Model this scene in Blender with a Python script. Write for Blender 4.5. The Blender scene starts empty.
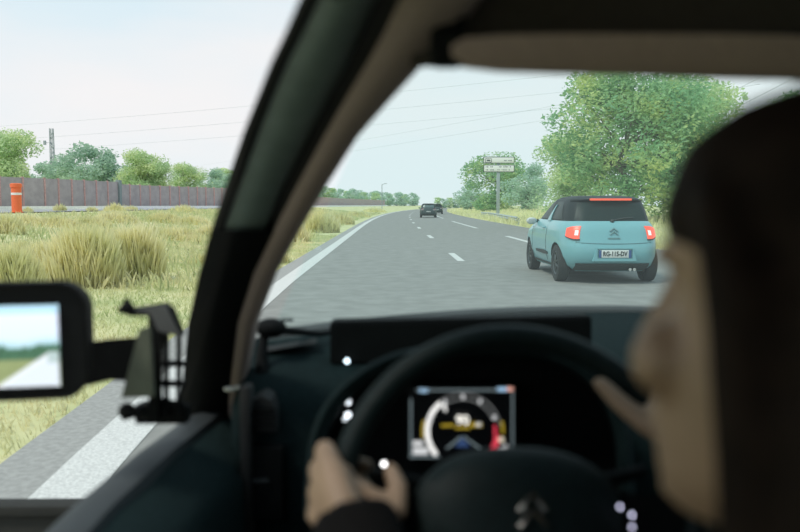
import bpy, bmesh, math, random
import numpy as np
from mathutils import Vector, Matrix, Euler
random.seed(7); rng = np.random.default_rng(7)
PI = math.pi; R = math.radians
scene = bpy.context.scene
COL = scene.collection

# ------------------------------------------------------------------ camera
FPX = 778.0
CAM = Vector((0, 0, 1.30))
PITCH = math.atan(61 / FPX); YAW = math.atan(10 / FPX)
cd = bpy.data.cameras.new('camera'); cam = bpy.data.objects.new('camera', cd); COL.objects.link(cam)
cam.location = CAM
cam.rotation_euler = Euler((PI / 2 - PITCH, 0, -YAW), 'XYZ')
cd.sensor_width = 36; cd.lens = FPX / 800 * 36; cd.clip_start = 0.02; cd.clip_end = 3000
cd.dof.use_dof = True; cd.dof.focus_distance = 24; cd.dof.aperture_fstop = 3.1
scene.camera = cam
CROT = cam.rotation_euler.to_matrix()

# ------------------------------------------------------------------ sky, sun, exposure
world = bpy.data.worlds.new('sky'); scene.world = world; world.use_nodes = True
nt = world.node_tree; nt.nodes.clear()
def wn(t): return nt.nodes.new(t)
tc = wn('ShaderNodeTexCoord'); sep = wn('ShaderNodeSeparateXYZ'); nt.links.new(tc.outputs['Generated'], sep.inputs[0])
ramp = wn('ShaderNodeValToRGB'); nt.links.new(sep.outputs['Z'], ramp.inputs[0])
e = ramp.color_ramp.elements
e[0].position = 0.0; e[0].color = (0.83, 0.90, 0.93, 1)
e[1].position = 0.55; e[1].color = (0.56, 0.78, 0.92, 1)
q = ramp.color_ramp.elements.new(0.13); q.color = (0.86, 0.90, 0.93, 1)
q = ramp.color_ramp.elements.new(0.30); q.color = (0.64, 0.84, 0.94, 1)
mp = wn('ShaderNodeMapping'); mp.inputs['Scale'].default_value = (1.3, 1.3, 4.5); nt.links.new(tc.outputs['Generated'], mp.inputs[0])
nz = wn('ShaderNodeTexNoise'); nz.inputs['Scale'].default_value = 1.6; nz.inputs['Detail'].default_value = 4; nt.links.new(mp.outputs[0], nz.inputs['Vector'])
cr = wn('ShaderNodeValToRGB'); nt.links.new(nz.outputs['Fac'], cr.inputs[0])
cr.color_ramp.elements[0].position = 0.40; cr.color_ramp.elements[1].position = 0.68
cr.color_ramp.elements[1].color = (0.7, 0.7, 0.7, 1)
mix = wn('ShaderNodeMix'); mix.data_type = 'RGBA'
nt.links.new(cr.outputs[0], mix.inputs[0]); nt.links.new(ramp.outputs[0], mix.inputs[6]); mix.inputs[7].default_value = (0.97, 0.92, 0.91, 1)
bg = wn('ShaderNodeBackground'); bg.inputs[1].default_value = 1.02; nt.links.new(mix.outputs[2], bg.inputs[0])
wo = wn('ShaderNodeOutputWorld'); nt.links.new(bg.outputs[0], wo.inputs[0])

sd = bpy.data.lights.new('sun', 'SUN'); sun = bpy.data.objects.new('sun', sd); COL.objects.link(sun)
sd.energy = 2.1; sd.angle = R(12); sd.color = (1.0, 0.95, 0.86)
sun.rotation_euler = Vector((0.62, 0.42, -1.0)).to_track_quat('-Z', 'Y').to_euler()
sun.location = (-30, 10, 60)

vs = scene.view_settings
vs.view_transform = 'Standard'; vs.look = 'None'; vs.exposure = 0.0; vs.gamma = 1.0; vs.use_curve_mapping = False
scene.cycles.max_bounces = 8; scene.cycles.transparent_max_bounces = 24
scene.cycles.use_denoising = True
scene.cycles.caustics_reflective = False; scene.cycles.caustics_refractive = False
scene.cycles.sample_clamp_indirect = 4.0

# ------------------------------------------------------------------ helpers
def P(px, py, Y):
    """real position of what stands Y metres ahead and is seen at (px, py)"""
    d = CROT @ Vector(((px - 400) / FPX, (266 - py) / FPX, -1))
    return CAM + d * (Y / d.y)
def shift(y): return max(0.0, y - 42.0) ** 2 / 3700.0 + 0.0028 * max(0.0, 14.0 - max(y, 0.0)) ** 2
def sstep(t): t = max(0.0, min(1.0, t)); return t * t * (3 - 2 * t)
def ground(x, y):
    s = x - shift(y)
    z = 0.90 * sstep((-3.0 - s) / 14.0) + 0.55 * sstep((s - 8.6) / 9.0)
    return z
def hit(px, py):
    d = CROT @ Vector(((px - 400) / FPX, (266 - py) / FPX, -1))
    d = d / d.y; t = 2.0
    while t < 500:
        p = CAM + d * t
        if p.z <= ground(p.x, p.y): return p
        t *= 1.004
    return CAM + d * t

MATS = {}
def mat(name, color, rough=0.6, metal=0.0, spec=0.5, noise=0.0, nscale=30.0, bump=0.0, emit=None, estr=0.0, color2=None, coat=0.0, detail=4.0):
    if name in MATS: return MATS[name]
    m = bpy.data.materials.new(name); m.use_nodes = True; n = m.node_tree; b = n.nodes['Principled BSDF']
    b.inputs['Base Color'].default_value = (*color, 1); b.inputs['Roughness'].default_value = rough
    b.inputs['Metallic'].default_value = metal; b.inputs['Specular IOR Level'].default_value = spec
    b.inputs['Coat Weight'].default_value = coat
    if emit: b.inputs['Emission Color'].default_value = (*emit, 1); b.inputs['Emission Strength'].default_value = estr
    if noise or color2 or bump:
        t = n.nodes.new('ShaderNodeTexCoord'); z = n.nodes.new('ShaderNodeTexNoise')
        z.inputs['Scale'].default_value = nscale; z.inputs['Detail'].default_value = detail; n.links.new(t.outputs['Object'], z.inputs['Vector'])
        if noise or color2:
            c2 = color2 or tuple(min(1, c * (1 + noise)) for c in color)
            c1 = color if color2 else tuple(c * (1 - noise) for c in color)
            r = n.nodes.new('ShaderNodeValToRGB'); r.color_ramp.elements[0].position = 0.35; r.color_ramp.elements[1].position = 0.65
            r.color_ramp.elements[0].color = (*c1, 1); r.color_ramp.elements[1].color = (*c2, 1)
            n.links.new(z.outputs['Fac'], r.inputs[0]); n.links.new(r.outputs[0], b.inputs['Base Color'])
        if bump:
            bp = n.nodes.new('ShaderNodeBump'); bp.inputs['Strength'].default_value = bump; bp.inputs['Distance'].default_value = 0.004
            n.links.new(z.outputs['Fac'], bp.inputs['Height']); n.links.new(bp.outputs[0], b.inputs['Normal'])
    MATS[name] = m; return m
def emis(name, color, s): return mat(name, (0.01, 0.01, 0.01), 0.5, emit=color, estr=s)
def leafmat(name, c1, c2, c3, scale=0.6, trans=0.35):
    m = bpy.data.materials.new(name); m.use_nodes = True; n = m.node_tree; n.nodes.clear()
    t = n.nodes.new('ShaderNodeTexCoord'); z = n.nodes.new('ShaderNodeTexNoise'); z.inputs['Scale'].default_value = scale; z.inputs['Detail'].default_value = 6
    n.links.new(t.outputs['Object'], z.inputs['Vector'])
    r = n.nodes.new('ShaderNodeValToRGB'); el = r.color_ramp.elements
    el[0].position = 0.36; el[0].color = (*c1, 1); el[1].position = 0.64; el[1].color = (*c3, 1); k = el.new(0.5); k.color = (*c2, 1)
    n.links.new(z.outputs['Fac'], r.inputs[0])
    d = n.nodes.new('ShaderNodeBsdfDiffuse'); tr = n.nodes.new('ShaderNodeBsdfTranslucent'); mx = n.nodes.new('ShaderNodeMixShader'); mx.inputs[0].default_value = trans
    n.links.new(r.outputs[0], d.inputs[0]); n.links.new(r.outputs[0], tr.inputs[0]); n.links.new(d.outputs[0], mx.inputs[1]); n.links.new(tr.outputs[0], mx.inputs[2])
    o = n.nodes.new('ShaderNodeOutputMaterial'); n.links.new(mx.outputs[0], o.inputs[0]); return m
def glassmat(name, tint, haze, hazecol, gloss=0.03):
    m = bpy.data.materials.new(name); m.use_nodes = True; n = m.node_tree; n.nodes.clear()
    t = n.nodes.new('ShaderNodeBsdfTransparent'); t.inputs[0].default_value = (*tint, 1)
    d = n.nodes.new('ShaderNodeBsdfTranslucent'); d.inputs[0].default_value = (*hazecol, 1)  # milky share imitating veiling haze, lifts the blacks behind the glass
    g = n.nodes.new('ShaderNodeBsdfGlossy'); g.inputs['Roughness'].default_value = 0.02
    m1 = n.nodes.new('ShaderNodeMixShader'); m1.inputs[0].default_value = haze
    m2 = n.nodes.new('ShaderNodeMixShader'); m2.inputs[0].default_value = gloss
    n.links.new(t.outputs[0], m1.inputs[1]); n.links.new(d.outputs[0], m1.inputs[2])
    n.links.new(m1.outputs[0], m2.inputs[1]); n.links.new(g.outputs[0], m2.inputs[2])
    o = n.nodes.new('ShaderNodeOutputMaterial'); n.links.new(m2.outputs[0], o.inputs[0]); return m

class MB:
    def __init__(s): s.v = []; s.f = []
    def add(s, vs, fs):
        o = len(s.v); s.v += [tuple(v) for v in vs]; s.f += [tuple(i + o for i in f) for f in fs]; return s
    def box(s, c, size, rot=None, bevel=0.0, seg=2):
        bm = bmesh.new(); bmesh.ops.create_cube(bm, size=1.0)
        for v in bm.verts: v.co = Vector((v.co.x * size[0], v.co.y * size[1], v.co.z * size[2]))
        if bevel > 0: bmesh.ops.bevel(bm, geom=list(bm.edges), offset=bevel, segments=seg, profile=0.5, affect='EDGES')
        bm.verts.index_update()
        M = rot if rot is not None else Matrix.Identity(3)
        s.add([M @ v.co + Vector(c) for v in bm.verts], [[v.index for v in f.verts] for f in bm.faces]); bm.free(); return s
    def loft(s, rings, cap=True, closed=True):
        n = len(rings[0]); vs = [p for r in rings for p in r]; fs = []
        for i in range(len(rings) - 1):
            for j in range(n if closed else n - 1):
                k = (j + 1) % n
                fs.append((i * n + j, i * n + k, (i + 1) * n + k, (i + 1) * n + j))
        if cap and closed:
            fs.append(tuple(reversed(range(n)))); fs.append(tuple(range((len(rings) - 1) * n, len(rings) * n)))
        return s.add(vs, fs)
    def tube(s, pts, rad, seg=10, flat=1.0, up=None):
        pts = [Vector(p) for p in pts]
        if not hasattr(rad, '__len__'): rad = [rad] * len(pts)
        rings = []; prev = None
        for i, p in enumerate(pts):
            t = (pts[min(i + 1, len(pts) - 1)] - pts[max(i - 1, 0)]).normalized()
            if prev is None:
                a = Vector(up) if up else (Vector((0, 0, 1)) if abs(t.z) < 0.9 else Vector((1, 0, 0)))
            else: a = prev
            a = (a - t * a.dot(t)).normalized(); b = t.cross(a); prev = a
            rings.append([p + (a * math.cos(2 * PI * j / seg) * flat + b * math.sin(2 * PI * j / seg)) * rad[i] for j in range(seg)])
        return s.loft(rings)
    def sphere(s, c, r, seg=14, rot=None):
        if not hasattr(r, '__len__'): r = (r, r, r)
        rings = []; M = rot if rot is not None else Matrix.Identity(3)
        for i in range(1, seg):
            a = PI * i / seg
            rings.append([Vector(c) + M @ Vector((r[0] * math.sin(a) * math.cos(2 * PI * j / (2 * seg)), r[1] * math.sin(a) * math.sin(2 * PI * j / (2 * seg)), -r[2] * math.cos(a))) for j in range(2 * seg)])
        return s.loft(rings)
    def prism(s, poly, d):
        """closed polygon of 3-D points extruded along vector d"""
        n = len(poly); d = Vector(d); a = [Vector(p) for p in poly]; b = [p + d for p in a]
        return s.add(a + b, [tuple(reversed(range(n))), tuple(range(n, 2 * n))] + [(i, (i + 1) % n, n + (i + 1) % n, n + i) for i in range(n)])
    def grid(s, rows):
        n = len(rows[0])
        return s.add([p for r in rows for p in r], [(i * n + j, i * n + j + 1, (i + 1) * n + j + 1, (i + 1) * n + j) for i in range(len(rows) - 1) for j in range(n - 1)])
    def mesh(s, name, smooth=40):
        me = bpy.data.meshes.new(name); me.from_pydata(s.v, [], s.f); me.update()
        bm = bmesh.new(); bm.from_mesh(me); bmesh.ops.recalc_face_normals(bm, faces=list(bm.faces)); bm.to_mesh(me); bm.free()
        if smooth:
            me.polygons.foreach_set('use_smooth', [True] * len(me.polygons)); me.set_sharp_from_angle(angle=R(smooth))
        return me
    def build(s, name, m, parent=None, smooth=40, origin=None):
        me = s.mesh(name, smooth); return link(name, me, m, parent, origin)
def link(name, me, m, parent=None, origin=None):
    if m is not None and len(me.materials) == 0: me.materials.append(m)
    o = bpy.data.objects.new(name, me); COL.objects.link(o)
    if origin is not None:
        me.transform(Matrix.Translation(-Vector(origin))); o.location = origin
    if parent is not None:
        o.parent = parent
        if parent.get('world_parts'): o.matrix_parent_inverse = parent_inv(parent)
    return o
def parent_inv(p):
    M = Matrix.LocRotScale(p.location, p.rotation_euler, p.scale)
    if p.parent: M = parent_world(p.parent) @ M
    return M.inverted()
def parent_world(p):
    M = Matrix.LocRotScale(p.location, p.rotation_euler, p.scale)
    return (parent_world(p.parent) @ p.matrix_parent_inverse @ M) if p.parent else M
def tag(o, label, cat, group=None, kind=None):
    o['label'] = label; o['category'] = cat
    if group: o['group'] = group
    if kind: o['kind'] = kind
    return o
def thing(name, label, cat, loc=(0, 0, 0), rz=0, group=None, world=True):
    """an empty at the thing's base; world=True: its parts are written in world coordinates"""
    o = bpy.data.objects.new(name, None); o.empty_display_size = 0.1; COL.objects.link(o); o.location = loc; o.rotation_euler = (0, 0, rz)
    tag(o, label, cat, group)
    if world: o['world_parts'] = 1
    return o
def struct(o, label=None, cat=None):
    o['kind'] = 'structure'
    if label: o['label'] = label
    if cat: o['category'] = cat
    return o
def np_mesh(name, verts, quads):
    me = bpy.data.meshes.new(name); n = len(quads); k = quads.shape[1]
    me.vertices.add(len(verts)); me.vertices.foreach_set('co', verts.astype(np.float32).ravel())
    me.loops.add(n * k); me.loops.foreach_set('vertex_index', quads.astype(np.int32).ravel())
    me.polygons.add(n); me.polygons.foreach_set('loop_start', np.arange(0, n * k, k, dtype=np.int32))
    me.update(calc_edges=True); me.validate(); return me
def text_mesh(body, size, ext=0.0, bold=0.0):
    c = bpy.data.curves.new('txt', 'FONT'); c.body = body; c.size = size; c.extrude = ext; c.align_x = 'CENTER'; c.align_y = 'CENTER'; c.offset = bold; c.resolution_u = 3
    o = bpy.data.objects.new('txt', c); COL.objects.link(o); dg = bpy.context.evaluated_depsgraph_get(); dg.update()
    me = bpy.data.meshes.new_from_object(o.evaluated_get(dg)); bpy.data.objects.remove(o); bpy.data.curves.remove(c); me.materials.clear(); return me
def remeshed(mb, name, voxel, smooth_it=6):
    me = mb.mesh(name, 0); o = bpy.data.objects.new('tmp', me); COL.objects.link(o)
    md = o.modifiers.new('r', 'REMESH'); md.mode = 'VOXEL'; md.voxel_size = voxel; md.use_smooth_shade = True
    sm = o.modifiers.new('s', 'SMOOTH'); sm.factor = 0.5; sm.iterations = smooth_it
    dg = bpy.context.evaluated_depsgraph_get(); dg.update()
    r = bpy.data.meshes.new_from_object(o.evaluated_get(dg)); bpy.data.objects.remove(o); r.name = name
    r.polygons.foreach_set('use_smooth', [True] * len(r.polygons)); return r

# ------------------------------------------------------------------ materials
M_ASPH = mat('asphalt', (0.255, 0.255, 0.236), 0.9, noise=0.10, nscale=3.0, spec=0.2, detail=8)
M_SHLD = mat('asphalt_shoulder', (0.33, 0.33, 0.31), 0.9, noise=0.12, nscale=25, spec=0.2, detail=8)
M_LINE = mat('road_paint', (0.60, 0.60, 0.57), 0.8, noise=0.16, nscale=60, spec=0.2)
M_GRND = mat('grass_soil', (0.43, 0.47, 0.23), 0.95, color2=(0.66, 0.62, 0.36), nscale=0.9, spec=0.1, detail=10)
M_BLADE = leafmat('grass_blades', (0.47, 0.55, 0.27), (0.62, 0.63, 0.35), (0.78, 0.72, 0.45), 0.5, 0.42)
M_STRAW = leafmat('straw_blades', (0.73, 0.73, 0.40), (0.85, 0.81, 0.48), (0.93, 0.88, 0.58), 0.7, 0.5)
M_LEAF = leafmat('leaf_green', (0.26, 0.48, 0.26), (0.38, 0.58, 0.30), (0.66, 0.74, 0.32), 0.55, 0.45)  # leaf tones lightened to stand in for haze
M_LEAF2 = leafmat('leaf_light', (0.46, 0.63, 0.36), (0.58, 0.72, 0.42), (0.72, 0.80, 0.46), 0.5, 0.45)  # paleness includes haze put into the leaf colour
M_LEAF3 = leafmat('leaf_blue', (0.42, 0.58, 0.46), (0.50, 0.66, 0.50), (0.60, 0.72, 0.52), 0.3, 0.45)  # lightened and greyed for the hazy view on the left
M_BARK = mat('bark', (0.16, 0.15, 0.11), 0.9, noise=0.3, nscale=14, bump=0.5)
M_CONC = mat('concrete', (0.85, 0.83, 0.80), 0.9, noise=0.06, nscale=4)
M_PANEL = mat('noise_panel', (0.40, 0.355, 0.36), 0.85, noise=0.10, nscale=1.5)  # panel colour lightened in place of haze over the distance
M_RPOST = mat('rust_post', (0.55, 0.33, 0.31), 0.8, noise=0.15, nscale=6)
M_GPOST = mat('green_post', (0.24, 0.29, 0.29), 0.8, noise=0.1)
M_ORANGE = mat('orange_plastic', (0.85, 0.16, 0.05), 0.55, noise=0.06)
M_WHITEP = mat('white_reflective', (0.82, 0.80, 0.76), 0.5, noise=0.03)
M_STEEL = mat('galvanised_steel', (0.36, 0.41, 0.42), 0.45, metal=0.35, noise=0.08)
M_DARKP = mat('sign_frame_dark', (0.07, 0.09, 0.09), 0.6, noise=0.1)
M_WIRE = mat('wire', (0.45, 0.50, 0.52), 0.6, noise=0.05)
M_BLACK = mat('black_plastic', (0.0045, 0.0055, 0.0058), 0.7, spec=0.1, noise=0.2, nscale=80, bump=0.05)
M_TEAL = mat('dash_plastic', (0.0068, 0.0142, 0.0150), 0.85, spec=0.08, noise=0.2, nscale=120, bump=0.15)
M_TEAL2 = mat('door_plastic', (0.010, 0.021, 0.022), 0.8, spec=0.12, noise=0.2, nscale=120, bump=0.15)
M_GREYP = mat('grey_trim', (0.030, 0.036, 0.039), 0.6, noise=0.1, nscale=90)
M_PILL = mat('pillar_paint', (0.14, 0.185, 0.172), 0.5, noise=0.1, nscale=40)
M_SEAL = mat('rubber_seal', (0.008, 0.009, 0.009), 0.8, noise=0.2)
M_BROWN = mat('headliner_fabric', (0.47, 0.36, 0.33), 0.95, noise=0.08, nscale=200, bump=0.3, spec=0.1)
M_CEIL = mat('roof_lining', (0.075, 0.065, 0.055), 0.95, noise=0.08, nscale=200, bump=0.3, spec=0.1)
M_LEATHER = mat('wheel_leather', (0.0055, 0.0115, 0.0118), 0.55, spec=0.14, noise=0.2, nscale=150, bump=0.25)
M_CHROME = mat('chrome', (0.75, 0.75, 0.73), 0.2, metal=1.0, noise=0.02)
M_OLIVE = mat('olive_plate', (0.10, 0.11, 0.075), 0.6, noise=0.1)
M_SKIN = mat('skin', (0.255, 0.168, 0.108), 0.55, noise=0.06, nscale=25, bump=0.05)
M_HAIR = mat('hair', (0.010, 0.006, 0.004), 0.75, noise=0.3, nscale=60, bump=0.5, spec=0.08)
M_CLOTH = mat('black_knit', (0.006, 0.0055, 0.0055), 0.95, noise=0.2, nscale=200, bump=0.5, spec=0.1)
M_SEAT = mat('seat_fabric', (0.02, 0.02, 0.022), 0.95, noise=0.2, nscale=150, bump=0.4, spec=0.1)

# ================================================================== SETTING OUTSIDE
ys = [-14, -8, -4, 0, 2, 4, 6, 8, 10, 13, 16, 20, 25, 30, 36, 43, 50, 58, 66, 75, 85, 95, 110, 125, 145, 170, 200, 230, 270, 310, 360, 420, 500, 600, 800]
def strip(s0, s1, dz, ya=-14, yb=800, n=1):
    yy = sorted(set([ya] + [y for y in ys if ya < y < yb] + [yb])); rows = []
    for y in yy:
        rows.append([Vector((s0 + (s1 - s0) * i / n + shift(y), y, ground(s0 + (s1 - s0) * i / n + shift(y), y) + dz)) for i in range(n + 1)])
    return MB().grid(rows)
sx = [-420, -250, -150, -100, -70, -50, -40, -34, -30, -26, -22, -19, -17, -15, -13, -11, -9, -7, -5.5, -4.5, -3.5, -2.9, -2.2, 0, 2.5, 5, 7.9, 8.6, 9.5, 11, 12.5, 14, 16, 18, 24, 35, 60, 110, 200, 420]
rows = [[Vector((s + shift(y), y, ground(s + shift(y), y) - 0.03)) for s in sx] for y in ys]
gr = MB().grid(rows).build('ground', M_GRND); struct(gr, 'dry green and yellow grass verge beside the motorway', 'ground')
road = strip(-1.95, 7.9, 0.0, n=3).build('road', M_ASPH); struct(road, 'grey asphalt motorway carriageway curving gently right', 'road')
strip(-2.25, -1.92, 0.002).build('shoulder_strip', M_SHLD, road)
strip(-1.925, -1.64, 0.004, ya=-6).build('edge_line', M_LINE, road)
for y0 in [5.5, 18.0, 30.5, 43.0, 55.5, 68.0, 80.5, 93.0, 105.5, 118.0, 130.5, 143, 155.5, 168]:
    strip(1.57, 1.74, 0.004, ya=y0, yb=y0 + 3.0).build('lane_dash', M_LINE, road)
for y0 in [-8, 24.5, 43.5, 76.0, 108.5, 141.0, 173.5, 206]:
    l = 19.0 if y0 != 24.5 else 8.0
    strip(4.78, 4.98, 0.004, ya=y0, yb=y0 + (29 if y0 >= 76 else l)).build('edge_line', M_LINE, road)
oroad = strip(-28.0, -19.5, 0.02, n=2).build('road', mat('far_asphalt', (0.34, 0.34, 0.35), 0.9, noise=0.06, nscale=2)); struct(oroad, 'opposite carriageway seen as a thin grey strip below the fence', 'road')

# fence beyond the opposite carriageway
FP = [(-40, 57), (0, 66), (45, 71), (108, 80), (150, 88), (222, 101), (300, 150), (340, 205), (385, 300)]
def fline():
    pts = []
    for (x0, Y0), (x1, Y1) in zip(FP[:-1], FP[1:]):
        a = P(x0, 206, Y0); b = P(x1, 206, Y1); n = max(2, int((b - a).length / 1.75))
        for i in range(n): pts.append(a.lerp(b, i / n))
    pts.append(P(385, 206, 300)); return pts
fl = fline()
fence = thing('noise_fence', 'long dark noise fence with rusty posts behind the opposite carriageway', 'fence', (fl[0].x, fl[0].y, ground(fl[0].x, fl[0].y)))
HF = 2.8
for i, p in enumerate(fl[:-1]):
    q = fl[i + 1]; g0 = ground(p.x, p.y); L = (q - p); L.z = 0; d = L.normalized(); nrm = Vector((-d.y, d.x, 0))
    hh = HF if p.y < 82 else (HF - 0.22 if p.y < 112 else HF - 0.7)
    dark = (i % 14 == 13) and p.y < 112
    w = 0.10 if not dark else 0.45
    MB().box((p.x, p.y, g0 + (hh + 0.06 + (0.35 if dark else 0)) / 2), (w if dark else 0.20, w if dark else 0.16, hh + 0.06 + (0.35 if dark else 0)), rot=Matrix.Rotation(math.atan2(d.y, d.x), 3, 'Z')).build('pillar' if dark else 'post', M_GPOST if dark else M_RPOST, fence)
    c = (p + q) / 2
    MB().box((c.x, c.y, g0 + hh / 2), (L.length - 0.20, 0.07, hh - 0.02), rot=Matrix.Rotation(math.atan2(d.y, d.x), 3, 'Z')).build('panel', M_PANEL, fence)
bar = MB()
prev = None
rings = []
for p in fl:
    g0 = ground(p.x, p.y); k = p + Vector((0.9, -0.9, 0))
    rings.append([Vector((k.x, k.y, g0 - 0.05)), Vector((k.x + 0.25, k.y - 0.25, g0 - 0.05)), Vector((k.x + 0.2, k.y - 0.2, g0 + 0.30)), Vector((k.x + 0.05, k.y - 0.05, g0 + 0.30))])
bar.loft(rings).build('concrete_kerb', M_CONC)
tag(bpy.data.objects['concrete_kerb'], 'low white concrete kerb running along the foot of the noise fence', 'kerb')

# orange marker cylinder
b = hit(17, 211); b = P(17, 211, 41); gz = ground(b.x, b.y)
mk = thing('traffic_bollard', 'orange plastic traffic bollard with white band in front of the fence', 'bollard', (b.x, b.y, gz))
prof = [(0.30, 0.0), (0.30, 0.05), (0.25, 0.06), (0.25, 1.30), (0.29, 1.32), (0.29, 1.50), (0.22, 1.53)]
MB().loft([[Vector((b.x + r * math.cos(2 * PI * j / 16), b.y + r * math.sin(2 * PI * j / 16), gz + z)) for j in range(16)] for r, z in prof]).build('body', M_ORANGE, mk)
MB().loft([[Vector((b.x + r * math.cos(2 * PI * j / 16), b.y + r * math.sin(2 * PI * j / 16), gz + z)) for j in range(16)] for r, z in [(0.252, 0.92), (0.258, 0.92), (0.258, 1.04), (0.252, 1.04)]]).build('reflective_band', M_WHITEP, mk)

# ------------------------------------------------------------------ grass
def blades(name, pts, hs, ws, lean, m, label, kind='stuff'):
    n = len(pts); ang = rng.uniform(0, PI * 2, n); dx = np.cos(ang) * ws / 2; dy = np.sin(ang) * ws / 2
    la = rng.uniform(0, PI * 2, n); lx = np.cos(la) * lean * hs * rng.uniform(.2, 1, n); ly = np.sin(la) * lean * hs * rng.uniform(.2, 1, n)
    V = np.zeros((n, 4, 3))
    V[:, 0] = pts + np.stack([-dx, -dy, np.zeros(n)], 1); V[:, 1] = pts + np.stack([dx, dy, np.zeros(n)], 1)
    V[:, 2] = pts + np.stack([dx * .8 + lx * .35, dy * .8 + ly * .35, hs * .6], 1); V[:, 3] = pts + np.stack([lx, ly, hs], 1)
    Q = np.arange(n * 4).reshape(n, 4)
    me = np_mesh(name, V.reshape(-1, 3), Q); o = link(name, me, m); tag(o, label, 'grass', kind=kind); return o
def scatter(n, s0, s1, y0, y1, powr=2.0):
    y = y0 + (y1 - y0) * rng.uniform(0, 1, n) ** powr; s = rng.uniform(s0, s1, n)
    out = np.zeros((n, 3))
    for i in range(n):
        x = s[i] + shift(y[i]); out[i] = (x, y[i], ground(x, y[i]) - 0.03)
    return out
p1 = scatter(90000, -9.5, -2.28, 2.5, 34, 1.7)
hs = rng.uniform(0.02, 0.075, len(p1)); 
blades('short_grass', p1, hs, np.full(len(p1), 0.006) + p1[:, 1] * 0.0006, 0.8, M_BLADE, 'short mown green and yellow grass beside the road edge, left verge')
p2 = scatter(24000, -15.5, -3.0, 12, 120, 1.5)
blades('rough_grass', p2, rng.uniform(0.08, 0.30, len(p2)), 0.015 + p2[:, 1] * 0.0008, 0.7, M_BLADE, 'rough grass cover on the left bank farther back')
# straw tussocks on the left verge
tus = []
def tussock(px, py, wpx, hpx, n):
    n = int(n * 2.6); hpx *= .86
    b = hit(px, py); sc = b.y / FPX; w = wpx * sc / 2; h = hpx * sc
    r = np.sqrt(rng.uniform(0, 1, n)) * w; a = rng.uniform(0, 2 * PI, n)
    for i in range(n):
        x = b.x + r[i] * math.cos(a[i]); y = b.y + r[i] * math.sin(a[i]) * 0.8
        tus.append((x, y, ground(x, y) - 0.03, h * (1 - 0.55 * (r[i] / w) ** 2) * random.uniform(0.55, 1.1), 0.0032 + b.y * 0.0005))
for a in [(85, 284, 70, 72, 1500), (135, 278, 56, 66, 1300), (50, 278, 60, 48, 900), (110, 262, 80, 45, 1100), (12, 290, 60, 56, 900), (30, 262, 60, 30, 600),
          (60, 226, 50, 15, 450), (28, 224, 40, 14, 350), (92, 226, 40, 14, 400), (118, 222, 46, 15, 500), (5, 232, 40, 25, 300), (115, 211, 22, 11, 200), (60, 211, 14, 10, 150), (28, 212, 12, 8, 120), (131, 210, 14, 7, 120), (92, 211, 12, 7, 120),
          (165, 222, 40, 14, 450), (195, 224, 36, 12, 350), (180, 240, 50, 20, 350), (212, 236, 36, 18, 300), (150, 236, 40, 16, 300), (203, 262, 30, 14, 200), (185, 212, 30, 10, 200),
          (292, 241, 34, 26, 450), (322, 232, 36, 24, 450), (340, 224, 30, 16, 350), (310, 222, 40, 15, 350), (356, 217, 30, 9, 300), (278, 262, 22, 20, 240), (375, 212, 24, 6, 250), (330, 216, 40, 9, 300), (268, 250, 26, 24, 260)]:
    tussock(*a)
T = np.array(tus)
blades('tall_dry_grass', T[:, :3], T[:, 3], T[:, 4], 0.35, M_STRAW, 'tall straw yellow grass tussocks on the left verge')
# right bank
p3 = []
for i in range(16000):
    y = 22 + 200 * random.random() ** 1.6; s = 8.1 + 9 * random.random() ** 1.3; x = s + shift(y); p3.append((x, y, ground(x, y) - 0.03))
p3 = np.array(p3)
blades('verge_grass', p3, rng.uniform(0.15, 0.55, len(p3)), 0.02 + p3[:, 1] * 0.0008, 0.5, M_STRAW, 'tall yellow grass along the right verge below the road sign')

# ------------------------------------------------------------------ trees
def tree_meshes(h, cw, nleaf, leaf, m, seed, clear=0.25, blobs=26, lop=0.0):
    r = random.Random(seed); g = np.random.default_rng(seed)
    tm = MB(); th = h * 0.62
    pts = [Vector((r.uniform(-.02, .02) * h * i, r.uniform(-.02, .02) * h * i, th * i / 5)) for i in range(6)]
    tr = 0.026 * h
    tm.tube(pts, [tr * (1.25 - 0.2 * i) for i in range(6)], 8)
    cents = []
    for k in range(blobs):
        u = r.random(); zz = clear + (0.97 - clear) * u
        prof = math.sin(PI * min(1, max(0.02, (zz - clear * 0.7) / (1.04 - clear * 0.7)))) ** 0.6
        a = r.uniform(0, 2 * PI); rr = cw / 2 * prof * math.sqrt(r.uniform(0.05, 1)) * 0.86
        c = Vector((rr * math.cos(a) + lop * zz, rr * math.sin(a), h * zz * 0.97)); cents.append((c, (0.17 + 0.12 * r.random()) * cw))
        if k % 2 == 0:
            s = pts[min(5, 2 + int(u * 3.9))]; mid = (s + c) / 2 + Vector((0, 0, -0.03 * h))
            tm.tube([s, mid, c], [tr * 0.4, tr * 0.25, tr * 0.08], 5)
    per = nleaf // blobs; V = []
    for c, br in cents:
        d = g.normal(size=(per, 3)); d /= np.linalg.norm(d, axis=1)[:, None]
        rad = br * g.uniform(0.25, 1.0, per) ** 0.6
        pos = np.array(c) + d * rad[:, None] * np.array([1, 1, 0.62])
        t1 = g.normal(size=(per, 3)); t1[:, 2] *= 0.5; t1 /= np.linalg.norm(t1, axis=1)[:, None]
        t2 = np.cross(t1, g.normal(size=(per, 3))); t2 /= np.linalg.norm(t2, axis=1)[:, None]
        s = leaf * g.uniform(0.6, 1.3, per)[:, None]
        V.append(np.stack([pos - t1 * s, pos - t2 * s * .45, pos + t1 * s, pos + t2 * s * .45], 1))
    V = np.concatenate(V).reshape(-1, 3); Q = np.arange(len(V)).reshape(-1, 4)
    return tm.mesh('trunk'), np_mesh('foliage', V, Q), m
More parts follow.
